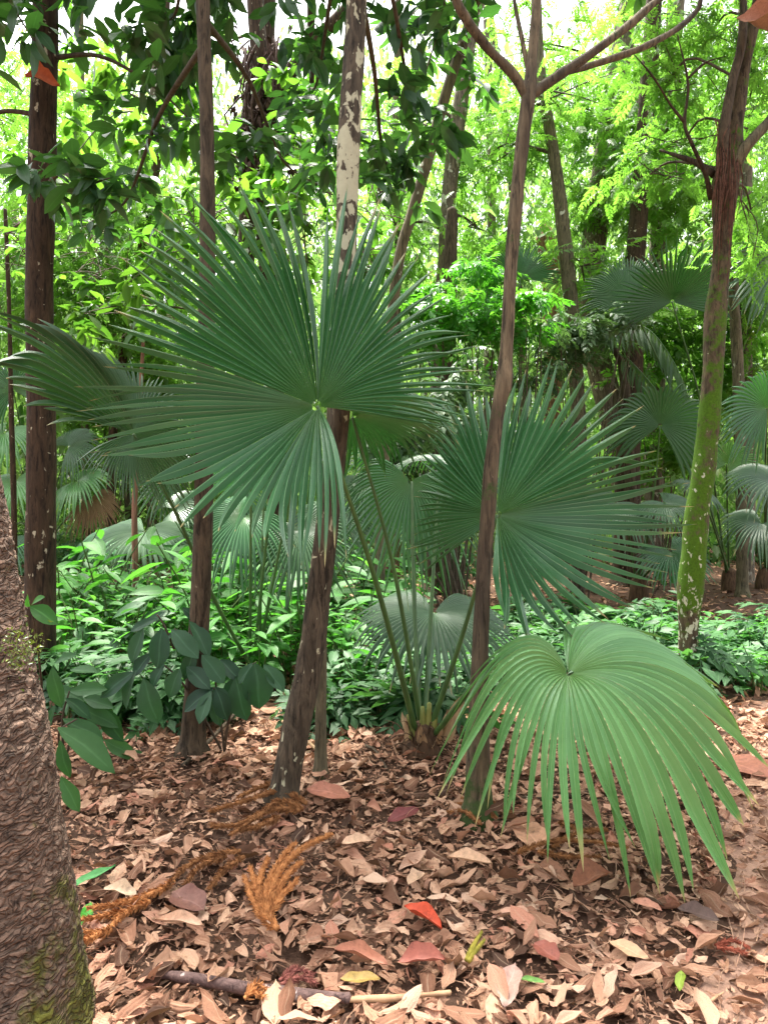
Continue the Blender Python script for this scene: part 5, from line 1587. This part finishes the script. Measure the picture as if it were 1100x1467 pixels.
rope = plain_mat('conifer_dead_orange', (0.22, 0.075, 0.022), (0.58, 0.25, 0.085), 0.85, 40, .3)
rope_d = plain_mat('conifer_dead_brown', (0.12, 0.045, 0.015), (0.36, 0.16, 0.06), 0.9, 40, .3)
conifer_twig('bright orange fallen conifer twig with fanned rope like shoots in the clearing',
             [[(398, 1350), (378, 1335, .01), (362, 1310, .02), (350, 1272, .02)], [(378, 1335, .02), (368, 1300, .04), (358, 1262, .03)], [(380, 1338, .02), (384, 1300, .06), (402, 1262, .06), (424, 1232, .04)], [(382, 1335, .03), (396, 1290, .07), (430, 1248, .06), (476, 1214, .04)], [(384, 1330, .02), (408, 1290, .05), (432, 1262, .04)], [(384, 1335, .01), (404, 1312, .03), (426, 1288, .03)], [(376, 1325, .03), (372, 1290, .05), (384, 1255, .05)]], rope, 1, .011, .026, .03)
conifer_twig('brown fallen conifer twig lying across the foot of the leaning tree', [[(440, 1172), (400, 1166, .03), (350, 1178, .05), (300, 1190, .04)], [(430, 1180), (390, 1186, .03), (340, 1206, .03), (302, 1206, .02)], [(435, 1178), (400, 1180, .05), (372, 1196, .05), (330, 1220, .04)], [(420, 1164), (385, 1158, .05), (340, 1172, .06)], [(400, 1190), (370, 1205, .02), (345, 1212, .03)]], rope_d, 2, .011, .027, .035)
conifer_twig('rusty fallen conifer twig beside the foot of the big trunk', [[(250, 1275), (210, 1298, .03), (160, 1310, .03), (125, 1312, .02)], [(180, 1312), (150, 1322, .02), (115, 1330, .03)], [(215, 1300), (180, 1318, .02), (150, 1345, .02), (112, 1350, .03)], [(160, 1340), (130, 1358, .02), (105, 1366, .02)]], rope, 3, .009, .025, .03)
conifer_twig('dull brown conifer twig half buried left of the orange one', [[(345, 1232), (300, 1242, .02), (262, 1262, .02), (240, 1285, .01)], [(330, 1236), (290, 1254, .02), (265, 1280, .02)], [(350, 1240), (320, 1260, .01), (300, 1285, .01)]], rope_d, 4, .009, .024, .03)
conifer_twig('brown conifer twig under the tips of the low palm blade', [[(740, 1240), (790, 1232, .03), (850, 1238, .03), (900, 1248, .02)], [(770, 1240), (810, 1252, .02), (860, 1256, .02)], [(790, 1234), (830, 1222, .03), (870, 1220, .02)], [(800, 1200), (820, 1214, .03), (850, 1226, .03)]], rope_d, 5, .007, .02, .03)
conifer_twig('small red brown conifer shoot near the earth path', [[(1024, 1365), (1048, 1360, .01), (1072, 1366)], [(1026, 1368), (1050, 1372, .01), (1070, 1375)]], plain_mat('conifer_dead_red', (.16, .04, .022), (.34, .09, .05), .9), 6, .006, .018, .02)
conifer_twig('brown conifer shoot in front of the forked tree foot', [[(735, 1190), (700, 1178, .02), (660, 1172, .02)], [(690, 1208), (665, 1196, .02), (640, 1190, .01)], [(712, 1200), (680, 1190, .03), (648, 1182, .02)]], rope_d, 7, .006, .018, .025)
conifer_twig('dark red conifer shoot lying on the fallen branch', [[(400, 1418), (425, 1408, .02), (450, 1415, .01)], [(402, 1424), (430, 1420, .02), (452, 1428, .01)]], plain_mat('conifer_dead_wine', (.16, .05, .04), (.34, .12, .09), .9), 8, .006, .02, .03)
conifer_twig('orange conifer tuft below the fallen branch', [[(350, 1445), (362, 1440, .02), (378, 1448, .02)], [(352, 1440), (366, 1432, .03), (382, 1436, .02)]], rope, 9, .007, .022, .03)


def stick(label, pts, r, mat, seed, lift=.02, ring=9):
    P = []
    for q in pts:
        p = at(q[0], q[1], gy(q[1]))
        p[2] = ground_z(p[0], p[1]) + lift + (q[2] if len(q) > 2 else 0)
        P.append(p)
    g = tube(P, r, ring, 40, .003, 16, seed)
    tag(obj('fallen_branch', g, mat, loc=P[0]), label, 'stick')


stick_m = bark_mat('stick_bark', (0.05, 0.03, 0.028), (0.20, 0.125, 0.11), (0.5, 0.42, 0.38), 0.36, 30, bump=.8, vscale=1)
stick_l = plain_mat('stick_wood', (0.30, 0.17, 0.09), (0.52, 0.32, 0.18), .7, 30, .3)
P_ = [(222, 1394), (280, 1408, .01), (340, 1420, .01), (420, 1434, .01), (500, 1446, .01)]
stick('long dark barked fallen branch across the bottom of the clearing', P_, [.013, .017, .018, .018, .015], stick_m, 1, .03)
stick('pale peeled stick continuing from the dark fallen branch', [(496, 1446, .005), (560, 1448, .01), (645, 1442, .01)], [.010, .009, .007], stick_l, 2, .03)
stick('slanting dead stick leaning beside the slender tree foot', [(262, 1112), (300, 1078, .02), (340, 1040, .06)], [.014, .012, .010], M['bark_brown'], 3, .03)
stick('short dead stick in the dark litter behind the leaning tree', [(524, 1085), (538, 1100, .02), (555, 1120)], [.009, .008, .006], M['bark_brown'], 4, .02)
stick('thin pale stick behind the leaning tree', [(405, 1062, .1), (440, 1080, .05), (470, 1096)], [.008, .008, .007], M['straw'], 5, .02)
stick('dark stick under the low palm blade', [(715, 1150), (780, 1158, .01), (850, 1152)], [.010, .011, .009], M['bark_dark'], 6, .02)
stick('thin tan stick near the earth path', [(1010, 1440), (1022, 1430), (1036, 1420)], [.003, .003, .002], stick_l, 7, .02)
yg = plain_mat('yellow_moss', (.16, .15, .02), (.34, .28, .04), .9)
conifer_twig('mossy yellow green conifer shoot right of the orange red leaf', [[(668, 1396), (678, 1378, .02), (690, 1356, .02)], [(670, 1398), (682, 1382, .01), (694, 1366, .01)]], yg, 10, .008, .014, .02)
